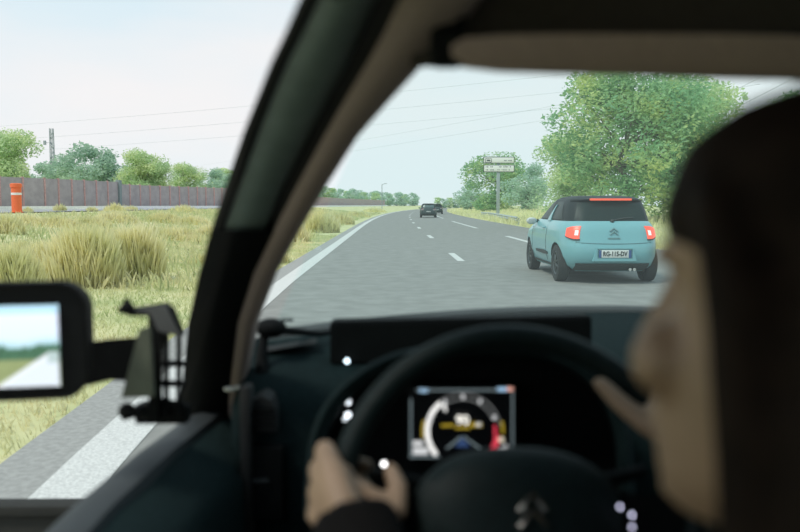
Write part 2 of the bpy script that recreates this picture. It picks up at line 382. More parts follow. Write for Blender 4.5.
def plant_tree(kit, base, label, group=None, sc=1.0, rz=0.0, name='tree'):
    gz = ground(base[0], base[1]) - 0.05
    o = thing(name, label, 'tree', (base[0], base[1], gz), rz, group, world=False); o.scale = (sc, sc, sc)
    link('trunk', kit[0], M_BARK, o)
    f = link('foliage', kit[1], kit[2], o); f['kind'] = 'stuff'; return o
k_big = tree_meshes(8.6, 8.4, 26000, 0.13, M_LEAF, 3, clear=0.20, blobs=46)
b = P(628, 205, 42); plant_tree(k_big, (b.x, b.y), 'large leafy green tree rising above the light blue car', name='roadside_tree')
k_b2 = tree_meshes(7.0, 7.0, 15000, 0.14, M_LEAF2, 5, clear=0.12, blobs=32)
b = P(566, 205, 56); plant_tree(k_b2, (b.x, b.y), 'lighter bushy tree at the left foot of the large roadside tree', name='roadside_tree', sc=0.86)
b = P(692, 205, 44); plant_tree(k_b2, (b.x, b.y), 'green tree half hidden behind the driver\'s head', name='roadside_tree', sc=1.05, rz=2)
k_sm = tree_meshes(7.6, 8.6, 13000, 0.17, M_LEAF, 9, clear=0.10, blobs=34)
b = P(495, 205, 112); plant_tree(k_sm, (b.x, b.y), 'dark green round tree directly behind the road sign', name='roadside_tree', sc=1.15)
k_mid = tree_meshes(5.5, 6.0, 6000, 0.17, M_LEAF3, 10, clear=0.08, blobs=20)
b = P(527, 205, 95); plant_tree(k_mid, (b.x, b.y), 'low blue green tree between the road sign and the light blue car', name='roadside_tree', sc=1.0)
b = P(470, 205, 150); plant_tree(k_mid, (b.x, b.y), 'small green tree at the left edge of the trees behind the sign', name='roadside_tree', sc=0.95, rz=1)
b = P(800, 205, 50); plant_tree(k_big, (b.x, b.y), 'leafy tree right of the driver, hidden behind her hair', name='roadside_tree', sc=.9, rz=1.3)
# left trees behind the fence
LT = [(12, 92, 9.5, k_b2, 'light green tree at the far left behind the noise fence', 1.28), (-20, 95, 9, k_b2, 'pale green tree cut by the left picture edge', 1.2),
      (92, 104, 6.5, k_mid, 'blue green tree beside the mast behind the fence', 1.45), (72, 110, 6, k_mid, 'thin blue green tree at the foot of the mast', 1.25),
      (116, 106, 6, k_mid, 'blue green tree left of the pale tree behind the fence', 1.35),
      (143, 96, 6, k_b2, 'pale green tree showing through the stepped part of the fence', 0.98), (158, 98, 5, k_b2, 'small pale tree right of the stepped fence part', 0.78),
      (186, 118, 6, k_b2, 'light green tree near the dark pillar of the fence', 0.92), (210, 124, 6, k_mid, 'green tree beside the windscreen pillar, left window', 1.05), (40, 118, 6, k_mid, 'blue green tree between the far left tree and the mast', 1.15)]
for px, Y, _, k, lab, sc in LT:
    b = P(px, 205, Y); plant_tree(k, (b.x, b.y), lab, sc=sc, rz=px * 0.3, name='tree')
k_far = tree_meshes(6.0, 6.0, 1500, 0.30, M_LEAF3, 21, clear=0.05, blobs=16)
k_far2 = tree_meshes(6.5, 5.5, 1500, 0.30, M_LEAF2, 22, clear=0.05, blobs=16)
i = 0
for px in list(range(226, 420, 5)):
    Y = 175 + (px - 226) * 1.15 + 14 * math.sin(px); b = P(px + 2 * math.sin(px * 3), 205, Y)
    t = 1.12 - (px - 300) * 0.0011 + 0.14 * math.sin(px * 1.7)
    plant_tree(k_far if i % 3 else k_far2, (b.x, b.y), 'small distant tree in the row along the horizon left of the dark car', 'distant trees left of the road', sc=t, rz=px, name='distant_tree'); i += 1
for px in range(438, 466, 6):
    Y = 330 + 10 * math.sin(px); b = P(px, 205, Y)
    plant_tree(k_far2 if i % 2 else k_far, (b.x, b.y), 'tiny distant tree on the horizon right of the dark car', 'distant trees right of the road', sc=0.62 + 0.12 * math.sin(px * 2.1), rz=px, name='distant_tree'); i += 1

# mast, power lines
b = P(54, 205, 112); gz = ground(b.x, b.y)
mst = thing('mast', 'grey lattice mast rising behind the trees on the left', 'mast', (b.x, b.y, gz))
for sx_, sy_ in ((-1, -1), (1, -1), (1, 1), (-1, 1)):
    MB().tube([(b.x + sx_ * .26, b.y + sy_ * .26, gz), (b.x + sx_ * .19, b.y + sy_ * .19, gz + 11.2)], 0.07, 6).build('leg', M_STEEL, mst)
br = MB()
for k in range(8):
    z0 = gz + 1.35 * k; z1 = z0 + 1.35; sgn = 1 if k % 2 else -1
    for sy_ in (-.33, .33): br.tube([(b.x - sgn * .23, b.y + sy_ * .6, z0), (b.x + sgn * .21, b.y + sy_ * .6, z1)], 0.04, 4)
br.build('bracing', M_STEEL, mst)
MB().box((b.x - 1.0, b.y, gz + 9.2), (0.30, 0.3, 0.6)).box((b.x - 0.6, b.y, gz + 9.2), (0.8, 0.06, 0.06)).build('antenna_arm', M_STEEL, mst)
def wire(a, b_, r, sag, label, group):
    pts = [a.lerp(b_, i / 16) - Vector((0, 0, sag * 4 * (i / 16) * (1 - i / 16))) for i in range(17)]
    tag(MB().tube(pts, r, 5).build('power_line', M_WIRE), label, 'power line', group)
wire(P(-160, 136, 150), P(640, 66, 95), 0.016, 0.9, 'upper thin power line crossing the sky above the left trees', 'power lines')
wire(P(-160, 149, 150), P(640, 84, 95), 0.016, 0.9, 'second thin power line crossing the sky above the left trees', 'power lines')
wire(P(-160, 160, 150), P(640, 100, 95), 0.014, 0.9, 'lowest thin power line just above the left trees', 'power lines')
wire(P(180, 168, 260), P(760, 68, 70), 0.014, 0.6, 'thin power line rising to the right through the windscreen sky, upper one', 'power lines')
wire(P(180, 175, 260), P(760, 84, 70), 0.014, 0.6, 'thin power line rising to the right just above the road sign', 'power lines')
wire(P(560, 172, 90), P(860, 26, 36), 0.012, 0.3, 'power line above the driver\'s hair, upper one', 'power lines by the driver')
wire(P(560, 190, 90), P(860, 44, 36), 0.012, 0.3, 'power line touching the driver\'s hair, lower one', 'power lines by the driver')
# distant lamp post on the horizon
b = P(382, 206, 150); gz = ground(b.x, b.y)
lp = thing('lamp_post', 'thin tall lamp post above the distant trees left of the road', 'lamp post', (b.x, b.y, gz))
MB().tube([(b.x, b.y, gz - .1), (b.x, b.y, gz + 5.2)], 0.07, 6).build('pole', M_STEEL, lp)
MB().tube([(b.x, b.y, gz + 5.15), (b.x + .5, b.y, gz + 5.35)], 0.05, 6).box((b.x + .7, b.y, gz + 5.36), (.5, .2, .1)).build('lamp_head', M_STEEL, lp)

# ------------------------------------------------------------------ road sign and guard rail
c0 = P(498, 205, 84); gz = ground(c0.x, c0.y)
sg = thing('road_sign', 'two white direction boards on a tall grey post beside the road', 'road sign', (c0.x, c0.y, gz))
k = 84 / FPX
MB().box((c0.x, c0.y, gz + 3.2), (0.34, 0.26, 6.4), bevel=.03).build('post', M_STEEL, sg)
MB().box((c0.x, c0.y, gz + 0.1), (0.7, 0.7, 0.24), bevel=.03).build('footing', M_CONC, sg)
for top, bot, marks in ((156.8, 163.6, [(485.5, 491.5, 158.6, 162.3, 1), (504, 512, 160, 161.2, 0)]), (164.8, 172.3, [(485.5, 493, 166.2, 167.4, 0), (499, 511, 166.2, 167.4, 0), (485.5, 494, 169.4, 170.3, 0), (497, 510, 169.4, 170.3, 0)])):
    a = P(483.2, top, 84); d = P(514.2, bot, 84); cz = (a.z + d.z) / 2; cx = (a.x + d.x) / 2; W = d.x - a.x; H = a.z - d.z
    bd = MB().box((cx, c0.y - .18, cz), (W, 0.06, H), bevel=.015).build('board', M_DARKP, sg)
    MB().box((cx, c0.y - .22, cz), (W - .16, 0.03, H - .16), bevel=.008).build('face_panel', M_WHITEP, bd)
    for x0, x1, y0, y1, kind in marks:
        m0 = P(x0, y0, 83.75); m1 = P(x1, y1, 83.75); w = m1.x - m0.x
        mk = MB()
        if kind:
            t = 0.05
            mk.box(((m0.x + m1.x) / 2, c0.y - .242, m0.z), (w, .01, t)).box(((m0.x + m1.x) / 2, c0.y - .242, m1.z), (w, .01, t)).box((m0.x, c0.y - .242, (m0.z + m1.z) / 2), (t, .01, m0.z - m1.z)).box((m1.x, c0.y - .242, (m0.z + m1.z) / 2), (t, .01, m0.z - m1.z)).box(((m0.x + m1.x) / 2, c0.y - .242, (m0.z + m1.z) / 2), (w * .6, .01, .16))
        else:
            n = max(4, int(w / 0.14))
            for j in range(n):
                if (j * 7) % 5 == 4: continue
                mk.box((m0.x + (j + .5) * w / n, c0.y - .242, (m0.z + m1.z) / 2), (w / n * .6, .01, (m0.z - m1.z) * (1 if j % 3 else .7)))
        mk.build('print_mark', M_DARKP, bd)
rl = thing('guard_rail', 'short steel guard rail at the foot of the road sign post', 'guard rail', (P(497, 217, 72).x, 72, 0.1))
gp = [P(481, 215, 88), P(490, 215.5, 80), P(500, 218, 68), P(508, 221, 60), P(517, 225, 53)]
rings = []
for p in gp:
    z = ground(p.x, p.y) + 0.34
    rings.append([Vector((p.x + dx, p.y, z + dz)) for dx, dz in ((0, .16), (-.06, .09), (0, 0), (-.06, -.09), (0, -.16), (.05, -.16), (.01, 0), (.05, .16))])
MB().loft(rings).build('rail', M_STEEL, rl)
for p in gp:
    z = ground(p.x, p.y); MB().box((p.x + .12, p.y, z + .2), (.1, .12, .44)).build('post', M_STEEL, rl)

# ================================================================== CARS AHEAD
BODY = [(.20, .74, .24, 3.70, 5.1), (.30, .80, .07, 3.85, 5.3), (.45, .845, .0, 3.93, 5.3), (.60, .857, .0, 3.95, 5.3), (.70, .857, .035, 3.92, 5.3), (.80, .85, .065, 3.80, 5.3), (.90, .835, .095, 3.45, 5.1), (.98, .80, .14, 3.15, 4.9), (1.035, .755, .20, 3.0, 4.8)]
GREEN = [(1.0, .765, .185, 3.05, 4.8), (1.10, .742, .235, 2.72, 4.8), (1.22, .705, .30, 2.38, 4.7), (1.33, .66, .37, 2.10, 4.7), (1.40, .615, .44, 1.92, 4.5), (1.44, .55, .55, 1.80, 4.3), (1.46, .40, .80, 1.62, 2.5)]
def prof_at(tab, z):
    z = max(tab[0][0], min(tab[-1][0], z))
    for a, b in zip(tab[:-1], tab[1:]):
        if z <= b[0]:
            t = (z - a[0]) / (b[0] - a[0]); return [a[i] + (b[i] - a[i]) * t for i in range(1, 5)]
def rear_pt(tab, x, z, off=0.0):
    W, yr, yf, n = prof_at(tab, z); L = (yf - yr) / 2; yc = (yf + yr) / 2
    k = min(0.999, abs(x / W)); return Vector((x, yc - L * (1 - k ** n) ** (1 / n) - off, z))
def side_pt(tab, y, z, off=0.0, sgn=-1):
    W, yr, yf, n = prof_at(tab, z); L = (yf - yr) / 2; yc = (yf + yr) / 2
    k = min(0.999, abs((y - yc) / L)); return Vector((sgn * (W * (1 - k ** n) ** (1 / n) + off), y, z))
def ring_at(tab, z, N=72):
    W, yr, yf, n = prof_at(tab, z); L = (yf - yr) / 2; yc = (yf + yr) / 2; o = []
    for j in range(N):
        a = 2 * PI * (j + .5) / N; c, s = math.cos(a), math.sin(a)
        o.append(Vector((W * math.copysign(abs(c) ** (2 / n), c), yc + L * math.copysign(abs(s) ** (2 / n), s), z)))
    return o
def ang_pt(tab, a, z, off=0.0):
    """a: angle round the plan outline, 0 = rear centre, 90 = left side"""
    W, yr, yf, n = prof_at(tab, z); L = (yf - yr) / 2; yc = (yf + yr) / 2
    c, s = math.sin(R(a)), math.cos(R(a))
    d = Vector((c, s, 0))
    return Vector((-(W + off) * math.copysign(abs(c) ** (2 / n), c), yc - (L + off) * math.copysign(abs(s) ** (2 / n), s), z))
def patch(fn, us, vs_, th=0.012):
    """thin solid shell on a surface: fn(u, v, off)"""
    a = [[fn(u, v, th) for u in us] for v in vs_]; m = MB().grid(a)
    edge = [(us[i], vs_[0]) for i in range(len(us))] + [(us[-1], vs_[j]) for j in range(1, len(vs_))] + [(us[i], vs_[-1]) for i in range(len(us) - 2, -1, -1)] + [(us[0], vs_[j]) for j in range(len(vs_) - 2, 0, -1)]
    m.loft([[fn(u, v, th) for u, v in edge], [fn(u, v, -0.01) for u, v in edge]], cap=False); return m
def lin(a, b, n): return [a + (b - a) * i / (n - 1) for i in range(n)]

def make_car(name, label, loc, rz, paint, roofm, glass, lit, plate=True, sx=1.0):
    t = thing(name, label, 'car', loc, rz, world=False)
    blk = mat('car_black', (0.035, 0.045, 0.043), 0.6, noise=0.1)
    tyre = mat('tyre_rubber', (0.03, 0.034, 0.033), 0.85, noise=0.15)
    rimm = mat('dark_alloy', (0.10, 0.11, 0.11), 0.35, metal=0.7, noise=0.05)
    zs = [.20, .25, .30, .38, .45, .53, .60, .65, .70, .75, .80, .85, .90, .94, .98, 1.01, 1.035]
    me = MB().loft([ring_at(BODY, z) for z in zs]).mesh('body'); me.materials.append(paint); me.materials.append(blk)
    ob = bpy.data.objects.new('tmp', me); COL.objects.link(ob); cuts = []
    for yy in (.66, 3.12):
        for s in (-1, 1):
            cy = MB().loft([[Vector((s * xx, yy + .352 * math.cos(2 * PI * j / 28), .315 + .352 * math.sin(2 * PI * j / 28))) for j in range(28)] for xx in (.56, 1.0)]).mesh('cut')
            cy.materials.append(blk); c = bpy.data.objects.new('cut', cy); COL.objects.link(c); cuts.append(c)
            md = ob.modifiers.new('b', 'BOOLEAN'); md.operation = 'DIFFERENCE'; md.object = c; md.solver = 'EXACT'; md.material_mode = 'TRANSFER'
    dg = bpy.context.evaluated_depsgraph_get(); dg.update(); bme = bpy.data.meshes.new_from_object(ob.evaluated_get(dg))
    bpy.data.objects.remove(ob)
    for c in cuts: bpy.data.objects.remove(c)
    bme.polygons.foreach_set('use_smooth', [True] * len(bme.polygons)); bme.set_sharp_from_angle(angle=R(35))
    body = link('body', bme, None, t)
    MB().loft([ring_at(GREEN, z) for z in [1.0, 1.05, 1.1, 1.16, 1.22, 1.28, 1.33, 1.37, 1.40, 1.42]]).build('pillar_frame', roofm, t)
    MB().loft([ring_at(GREEN, z) for z in [1.395, 1.41, 1.425, 1.44, 1.452, 1.46]]).build('roof', roofm, t)
    # panes
    patch(lambda u, v, o: rear_pt(GREEN, u * (1 - (v - 1.05) * .45), v, o), lin(-.60, .60, 13), lin(1.055, 1.345, 7), 0.006).build('rear_window', glass, t)
    for s in (-1, 1):
        fn = lambda u, v, o: side_pt(GREEN, u, v, o, s)
        m = MB(); zz = lin(1.06, 1.36, 5)
        m.grid([[fn(y, z, .006) for y in lin(1.52 - (z - 1.06) * .1, 2.55 - (z - 1.06) * 2.0, 6)] for z in zz]).build('door_window', glass, t)
        MB().grid([[fn(y, z, .006) for y in lin(.62 + (z - 1.06) * .75, 1.36 - (z - 1.06) * .12, 6)] for z in zz]).build('quarter_window', glass, t)
        # upswept body coloured fin at the centre pillar
        q0 = [(1.02, 1.36, 1.64), (1.12, 1.33, 1.50), (1.22, 1.27, 1.37), (1.31, 1.21, 1.25)]
        m = MB(); A = [[fn(a, z, .02), fn((a + b) / 2, z, .026), fn(b, z, .02)] for z, a, b in q0]; B = [[fn(a, z, -.01), fn((a + b) / 2, z, -.01), fn(b, z, -.01)] for z, a, b in q0]
        m.loft([[A[i][0], A[i][1], A[i][2], B[i][2], B[i][1], B[i][0]] for i in range(4)]).build('pillar_fin', paint, t)
        # sill and side rubbing strip
        patch(lambda u, v, o: side_pt(BODY, u, v, o, s), lin(1.05, 2.72, 8), lin(.235, .275, 2), .02).build('sill', blk, t)
        m = MB(); st = [(1.25, .43, .47), (1.6, .415, .49), (2.3, .43, .475)]
        m.loft([[side_pt(BODY, y, a, .016, s), side_pt(BODY, y, b, .016, s), side_pt(BODY, y, b, -.01, s), side_pt(BODY, y, a, -.01, s)] for y, a, b in st]).build('side_strip', blk, t)
        # door seams and handle
        sm = MB()
        for pa, pb in (((1.40, .32), (1.36, 1.0)), ((2.70, .32), (2.72, 1.0))):
            ps = [side_pt(BODY, pa[0] + (pb[0] - pa[0]) * i / 6, pa[1] + (pb[1] - pa[1]) * i / 6, .0, s) for i in range(7)]; sm.tube(ps, .006, 4)
        sm.build('door_seam', blk, t)
        hp = [side_pt(BODY, y, .90, o, s) for y, o in ((1.52, .005), (1.56, .035), (1.68, .035), (1.72, .005))]
        MB().tube(hp, .014, 6).build('door_handle', paint, t)
        # mirror
        mp_ = side_pt(BODY, 2.55, 1.0, 0, s)
        mm = MB(); mm.sphere((s * .91, 2.50, .995), (.105, .07, .07), 8).build('wing_mirror', mat('mirror_shell', (.55, .58, .56), .4, noise=.03) if lit else blk, t)
        MB().tube([mp_, (s * .88, 2.51, .985)], .03, 6).build('mirror_arm', blk, t)
        MB().box((s * .91, 2.435, .995), (.14, .012, .085), bevel=.004).build('mirror_glass', mat('wing_glass', (.42, .46, .46), .3, noise=.03) if lit else glass, t)
        # tail light wrapping round the rear corner
        tlm = mat('tail_red', (.75, .07, .05), .35, noise=.03, emit=(1.0, .13, .06), estr=.75) if lit else mat('tail_dark', (.16, .04, .04), .4, noise=.05)
        fna = lambda u, v, o: (lambda p: Vector((s * -p.x, p.y, p.z)))(ang_pt(BODY, u, .86 + (v - .86) * (1 - .38 * max(0, (u - 22) / 22) ** 2), o))
        tl = patch(fna, lin(19, 44, 12), lin(.745, .955, 7), .016).build('tail_light', tlm, t)
        if lit:
            patch(fna, lin(20.5, 26, 5), lin(.805, .885, 3), .022).build('reversing_lens', mat('clear_lens', (.85, .82, .80), .3, emit=(1, .9, .85), estr=.45), tl)
            patch(fna, lin(18.5, 44.5, 12), lin(.722, .745, 2), .014).build('lamp_rim', blk, tl)
        # wheels
        for yy in (.66, 3.12):
            w = bpy.data.objects.new('wheel', None); COL.objects.link(w); w.parent = t; w.location = (s * .745, yy, .312); w.empty_display_size = .05
            pr = [(.20, -.085), (.27, -.10), (.305, -.085), (.312, -.05), (.312, .05), (.305, .085), (.27, .10), (.20, .085)]
            MB().loft([[Vector((o, r * math.cos(2 * PI * j / 32), r * math.sin(2 * PI * j / 32))) for j in range(32)] for r, o in pr], cap=False).build('tyre', tyre, w)
            rm = MB()
            rm.loft([[Vector((s * o, r * math.cos(2 * PI * j / 32), r * math.sin(2 * PI * j / 32))) for j in range(32)] for r, o in ((.205, -.085), (.205, .075), (.19, .085), (.175, .07), (.17, -.03))], cap=False)
            rm.loft([[Vector((s * o, r * math.cos(2 * PI * j / 16), r * math.sin(2 * PI * j / 16))) for j in range(16)] for r, o in ((.18, -.04), (.18, -.03))])
            for q in range(7):
                a = 2 * PI * q / 7; rm.tube([(s * .075, .03 * math.cos(a), .03 * math.sin(a)), (s * .06, .19 * math.cos(a), .19 * math.sin(a))], [.022, .014], 6)
            rm.sphere((s * .07, 0, 0), (.02, .045, .045), 6)
            rm.build('wheel_rim', rimm, w)
    # rear details
    patch(lambda u, v, o: rear_pt(BODY, u, v, o), lin(-.61, .61, 17), lin(.215, .345, 4), .014).build('rear_valance', blk, t)
    sp = MB(); rg = []
    for x in lin(-.60, .60, 13):
        z0 = 1.405 - .03 * (x / .6) ** 2; p = rear_pt(GREEN, x * .96, 1.37); yb = p.y - .10 + .09 * (x / .6) ** 2
        rg.append([Vector((x, yb, z0 - .012)), Vector((x, yb, z0 + .008)), Vector((x, yb + .28, z0 + .028 - .02 * (x / .6) ** 2)), Vector((x, yb + .28, z0 - .02))])
    sp.loft(rg).build('roof_spoiler', roofm, t)
    bl = emis('brake_lamp_red', (1.0, .14, .07), 1.1) if lit else blk
    MB().box((0, rear_pt(GREEN, 0, 1.37).y - .112, 1.392), (.70, .025, .034), bevel=.008).build('high_brake_light', bl, t)
    # tailgate seams, plate recess, plate
    sm = MB(); sm.tube([rear_pt(BODY, x, .665 + .02 * (abs(x) / .6) ** 2, .0) for x in lin(-.62, .62, 13)], .008, 4)
    sm.build('tailgate_seam', mat('seam_shade', (.10, .20, .21), .6, noise=.05) if lit else blk, t)
    if plate:
        yR = min(rear_pt(BODY, x, .5).y for x in (0, .3))
        fr = MB(); o_ = [(-.37, .385), (.37, .385), (.31, .60), (-.31, .60)]; i_ = [(-.285, .43), (.285, .43), (.285, .585), (-.285, .585)]
        yb = yR - .022
        V = [Vector((x, rear_pt(BODY, x, z).y + .005, z)) for x, z in o_] + [Vector((x * .97, yb, z * .99 + .005)) for x, z in o_] + [Vector((x, yb, z)) for x, z in i_] + [Vector((x, yb + .02, z)) for x, z in i_]
        F = []
        for r0 in (0, 4, 8):
            for j in range(4): F.append((r0 + j, r0 + (j + 1) % 4, r0 + 4 + (j + 1) % 4, r0 + 4 + j))
        F.append((12, 13, 14, 15)); fr.add(V, F).build('plate_surround', paint, t)
        pl = MB().box((0, yb + .006, .505), (.53, .012, .125), bevel=.004).build('number_plate', mat('plate_white', (.72, .74, .70), .5, noise=.02), t)
        for sx_ in (-.245, .245): MB().box((sx_, yb - .003, .505), (.042, .006, .123)).build('plate_band', mat('plate_blue', (.04, .10, .25), .5, noise=.03), pl)
        tm = text_mesh('RG-115-DV', .108, .003, .0022); tm.transform(Matrix.Translation((0, yb - .004, .503)) @ Matrix.Rotation(PI / 2, 4, 'X') @ Matrix.Diagonal((.76, 1, 1, 1)))
        link('plate_text', tm, mat('plate_black', (.02, .03, .03), .6, noise=.05), pl)
        em = MB(); chm = mat('badge_grey', (.20, .34, .35), .35, metal=.5, noise=.05)
        for dz in (0, .055):
            for s in (-1, 1):
                p0 = rear_pt(BODY, 0, .865 + dz - .0, .012); p1 = rear_pt(BODY, s * .065, .815 + dz, .012); em.tube([p0, p1], .012, 6)
        em.build('chevron_emblem', chm, t)
        bd = MB()
        for k in range(6): bd.box(rear_pt(BODY, -.085 + k * .034, .755, .006), (.022, .012, .026))
        bd.build('badge_lettering', chm, t)
        MB().tube([rear_pt(GREEN, 0, 1.05, .02), rear_pt(GREEN, .20, 1.085, .018), rear_pt(GREEN, .36, 1.09, .012)], .010, 6).sphere(rear_pt(GREEN, 0, 1.035, .01), .035, 6).build('rear_wiper', blk, t)
        MB().tube([(.27, .14, .245), (.27, .035, .245)], .026, 10).tube([(.34, .14, .245), (.34, .035, .245)], .026, 10).build('exhaust_tip', M_CHROME, t)
        MB().tube([(0, .95, 1.455), (0, .80, 1.60)], .006, 5).build('roof_aerial', blk, t)
        MB().box((-.22, .78, 1.19), (.24, .1, .30), bevel=.04).build('headrest', mat('car_seat_grey', (.14, .15, .14), .9, noise=.1), t)
    else:
        MB().box((0, .0, .62), (.46, .02, .11), bevel=.004).build('number_plate', mat('plate_grey', (.42, .44, .42), .5, noise=.03), t)
        for s in (-1, 1): MB().box((s * .6, .02, .80), (.3, .03, .09), bevel=.01).build('light_strip', mat('pale_lens', (.36, .34, .34), .4, noise=.03), t)
    # underbody
    MB().box((0, 1.95, .24), (1.2, 3.2, .08)).build('underbody', blk, t)
    t.scale = (sx, sx, sx); return t
PAINT = mat('car_blue_paint', (.185, .415, .445), .32, noise=.015, coat=.4, nscale=2)
GLASS = mat('car_dark_glass', (.018, .032, .030), .35, noise=.1, nscale=2, spec=.1)
ROOFM = mat('car_roof_black', (.016, .022, .023), .5, noise=.1, nscale=3, spec=.2)
make_car('hatchback_car', 'light blue hatchback car with dark roof in the right lane', (3.665, 12.62, 0), 0, PAINT, ROOFM, GLASS, True)
DPAINT = mat('car_dark_paint', (.035, .060, .060), .4, noise=.05)
b = P(428.5, 217, 80); make_car('hatchback_car', 'small dark car driving far ahead on the motorway', (b.x, 80, 0), -.03, DPAINT, ROOFM, mat('far_glass', (.10, .15, .15), .3, noise=.05), False, plate=False)
b = P(437, 211, 112); make_car('hatchback_car', 'tiny dark car half hidden in front of the far dark car', (b.x, 112, 0), -.05, DPAINT, ROOFM, GLASS, False, plate=False)

# ================================================================== CABIN OF OUR CAR
# windscreen pillar in layers, top to bottom: py, window edge, a, b, c, windscreen edge, distance
PR = [(-60, 325, 345, 402, 436, 520, .58), (0, 299, 318, 372, 400, 476, .66), (35, 284, 301, 357, 383, 440, .71), (62, 271, 287, 345, 368, 419, .75), (95, 258, 273, 327, 348, 389, .81), (133, 243, 258, 308, 326, 356, .88), (184, 226, 240, 283, 298, 324, .98),
      (230, 211, 223, 263, 274, 297, 1.08), (274, 199, 210, 245, 253, 273, 1.18), (324, 188, 198, 230, 237, 254, 1.30), (400, 181, 190, 222, 228, 241, 1.46), (450, 178, 188, 221, 227, 238, 1.52)]
def layer(i, j, bulge, back, front=0.0, rows=None):
    rings = []
    for r in (rows or PR):
        Y = r[6] - front; a, b_ = r[i], r[j]; n = 7; ring = []
        for k in range(n):
            t = k / (n - 1); ring.append(P(a + (b_ - a) * t, r[0], Y - bulge * math.sin(PI * t)))
        ring += [P(b_, r[0], Y + .004) + Vector((0, back, 0)), P(a, r[0], Y + .004) + Vector((0, back, 0))]
        rings.append(ring)
    return MB().loft(rings)
pil = layer(2, 3, .014, .06).build('trim_1', M_PILL); struct(pil, 'dark green grey windscreen pillar crossing the view', 'pillar')
layer(1, 2, .006, .05, .004).build('window_seal', M_SEAL, pil)
layer(3, 4, .002, .03, -.012).build('windscreen_seal', M_SEAL, pil)
layer(4, 5, .010, .05, .006).build('fabric_trim', mat('pillar_fabric', (0.31, 0.245, 0.22), 0.95, noise=0.08, nscale=200, bump=0.3, spec=0.1), pil)

layer(1, 4, .018, .03, .010, [r for r in PR if r[0] >= 230]).build('pillar_shade', M_BLACK, pil)  # black cover added to imitate the shade on the lower pillar

# roof lining, header, rails, floor and walls of the cabin
zt = 1.545
rf = MB(); rows = []
for x in lin(-.24, 1.30, 10):
    rows.append([Vector((x, y, zt + .03 * math.sin(PI * (x + .24) / 1.54) - .0 * y)) for y in lin(-1.1, .64, 8)])
rf.grid(rows); rows2 = [[p + Vector((0, 0, .04)) for p in r] for r in rows]; rf.grid(rows2)
ceil = rf.build('ceiling', M_CEIL); struct(ceil, 'dark roof lining over the front seats', 'ceiling')
hd = MB(); rg = []
for x in lin(.02, 1.30, 12):
    k = (x - .64) / .64; zc = P(600, 60, .78).z + .012 - .03 * k * k; Y = .79 - .06 * k * k
    rg.append([Vector((x, Y - .10, zt + .035)), Vector((x, Y - .03, zc + .035)), Vector((x, Y, zc)), Vector((x, Y + .03, zc + .01)), Vector((x, Y + .0, zt + .05))])
hd.loft(rg).build('trim_2', M_CEIL); struct(bpy.data.objects['trim_2'], 'windscreen header rail above the sun visor', 'trim')
MB().tube([P(345, -60, .60), (-.14, .40, 1.53), (-.24, .1, 1.55), (-.27, -.5, 1.55), (-.27, -1.1, 1.53)], .045, 10).build('trim_3', M_SEAL); struct(bpy.data.objects['trim_3'], 'dark roof rail over the left window', 'trim')
fl_ = MB().box((.52, .45, .33), (1.6, 3.1, .06)).build('floor', M_SEAT); struct(fl_, 'dark cabin floor', 'floor')
rw = MB().box((.52, -1.12, .97), (1.66, .06, 1.25)).build('wall_rear', M_SEAT); struct(rw, 'unseen dark rear wall of the cabin, kept solid to block light', 'wall')  # out of view; solid up to the roof to keep light off the driver
wr = MB().box((1.36, .15, .62), (.08, 2.6, .60), bevel=.02).build('door_2', M_TEAL2); struct(wr, 'passenger door of the cabin', 'door')
MB().tube([(1.32, 1.55, .95), (1.26, .66, 1.52)], .04, 8).build('trim_4', M_BROWN); struct(bpy.data.objects['trim_4'], 'passenger side windscreen pillar', 'pillar')
# left door
dp = [(-.435, .875), (-.395, .895), (-.36, .895), (-.295, .86), (-.275, .83), (-.275, .35), (-.435, .35)]
dl = MB().loft([[Vector((x + (max(0, y - 1.1) * .12), y, z)) for x, z in dp] for y in lin(-1.05, 1.50, 14)]).build('door_1', M_TEAL2); struct(dl, 'dark teal driver door panel below the side window', 'door')
MB().loft([[Vector((x + (max(0, y - 1.1) * .12), y, z)) for x, z in ((-.425, .888), (-.418, .904), (-.395, .910), (-.365, .906), (-.358, .89))] for y in lin(-1.05, 1.46, 12)]).build('sill_strip', M_GREYP, dl)
MB().loft([[Vector((x, y, z)) for x, z in ((-.28, .66), (-.25, .67), (-.20, .655), (-.20, .62), (-.28, .60))] for y in lin(-.2, 1.0, 8)]).build('armrest', M_TEAL2, dl)
# glass
gw = glassmat('windscreen_glass', (.86, .955, .945), .045, (.80, .92, .90), .02)
gs = glassmat('side_glass', (.985, .99, .99), .003, (.95, .93, .85), .015)
rows = []
for t in lin(0, 1, 9):
    row = []
    for u in lin(0, 1, 13):
        bx = -.27 + 1.65 * u; by = 2.03 - .42 * (2 * u - 1) ** 2 * (1.0 if u < .5 else .9); bz = .985
        tx = .03 + 1.24 * u; ty = .80 - .09 * (2 * u - 1) ** 2; tz = 1.50
        row.append(Vector((bx + (tx - bx) * t, by + (ty - by) * t + .03 * math.sin(PI * t), bz + (tz - bz) * t)))
    rows.append(row)
w1 = MB().grid(rows).build('window_1', gw); struct(w1, 'faintly green tinted windscreen', 'window')
rows = []
for t in lin(0, 1, 7):
    z = .90 + .63 * t; x = -.445 + .22 * t * t + .0 * t; yf = 1.50 - .78 * t; x1 = -.40 + .33 * t
    rows.append([Vector((x + (x1 - x) * max(0, (y - .2) / (yf - .2)), y, z)) for y in lin(-1.0, yf, 8)])
w2 = MB().grid(rows).build('window_2', gs); struct(w2, 'clear driver side window', 'window')

gt = glassmat('dimming_glass', (.45, .5, .5), .01, (.5, .5, .5), .03)  # out of view; tint added to cut the light entering the cabin
w3 = MB().grid([[Vector((1.37 - .10 * t, y, .92 + .60 * t)) for y in lin(-1.05, 1.45 - .75 * t, 6)] for t in lin(0, 1, 5)]).build('window_3', gt); struct(w3, 'unseen passenger side window, tint added to dim the cabin', 'window')
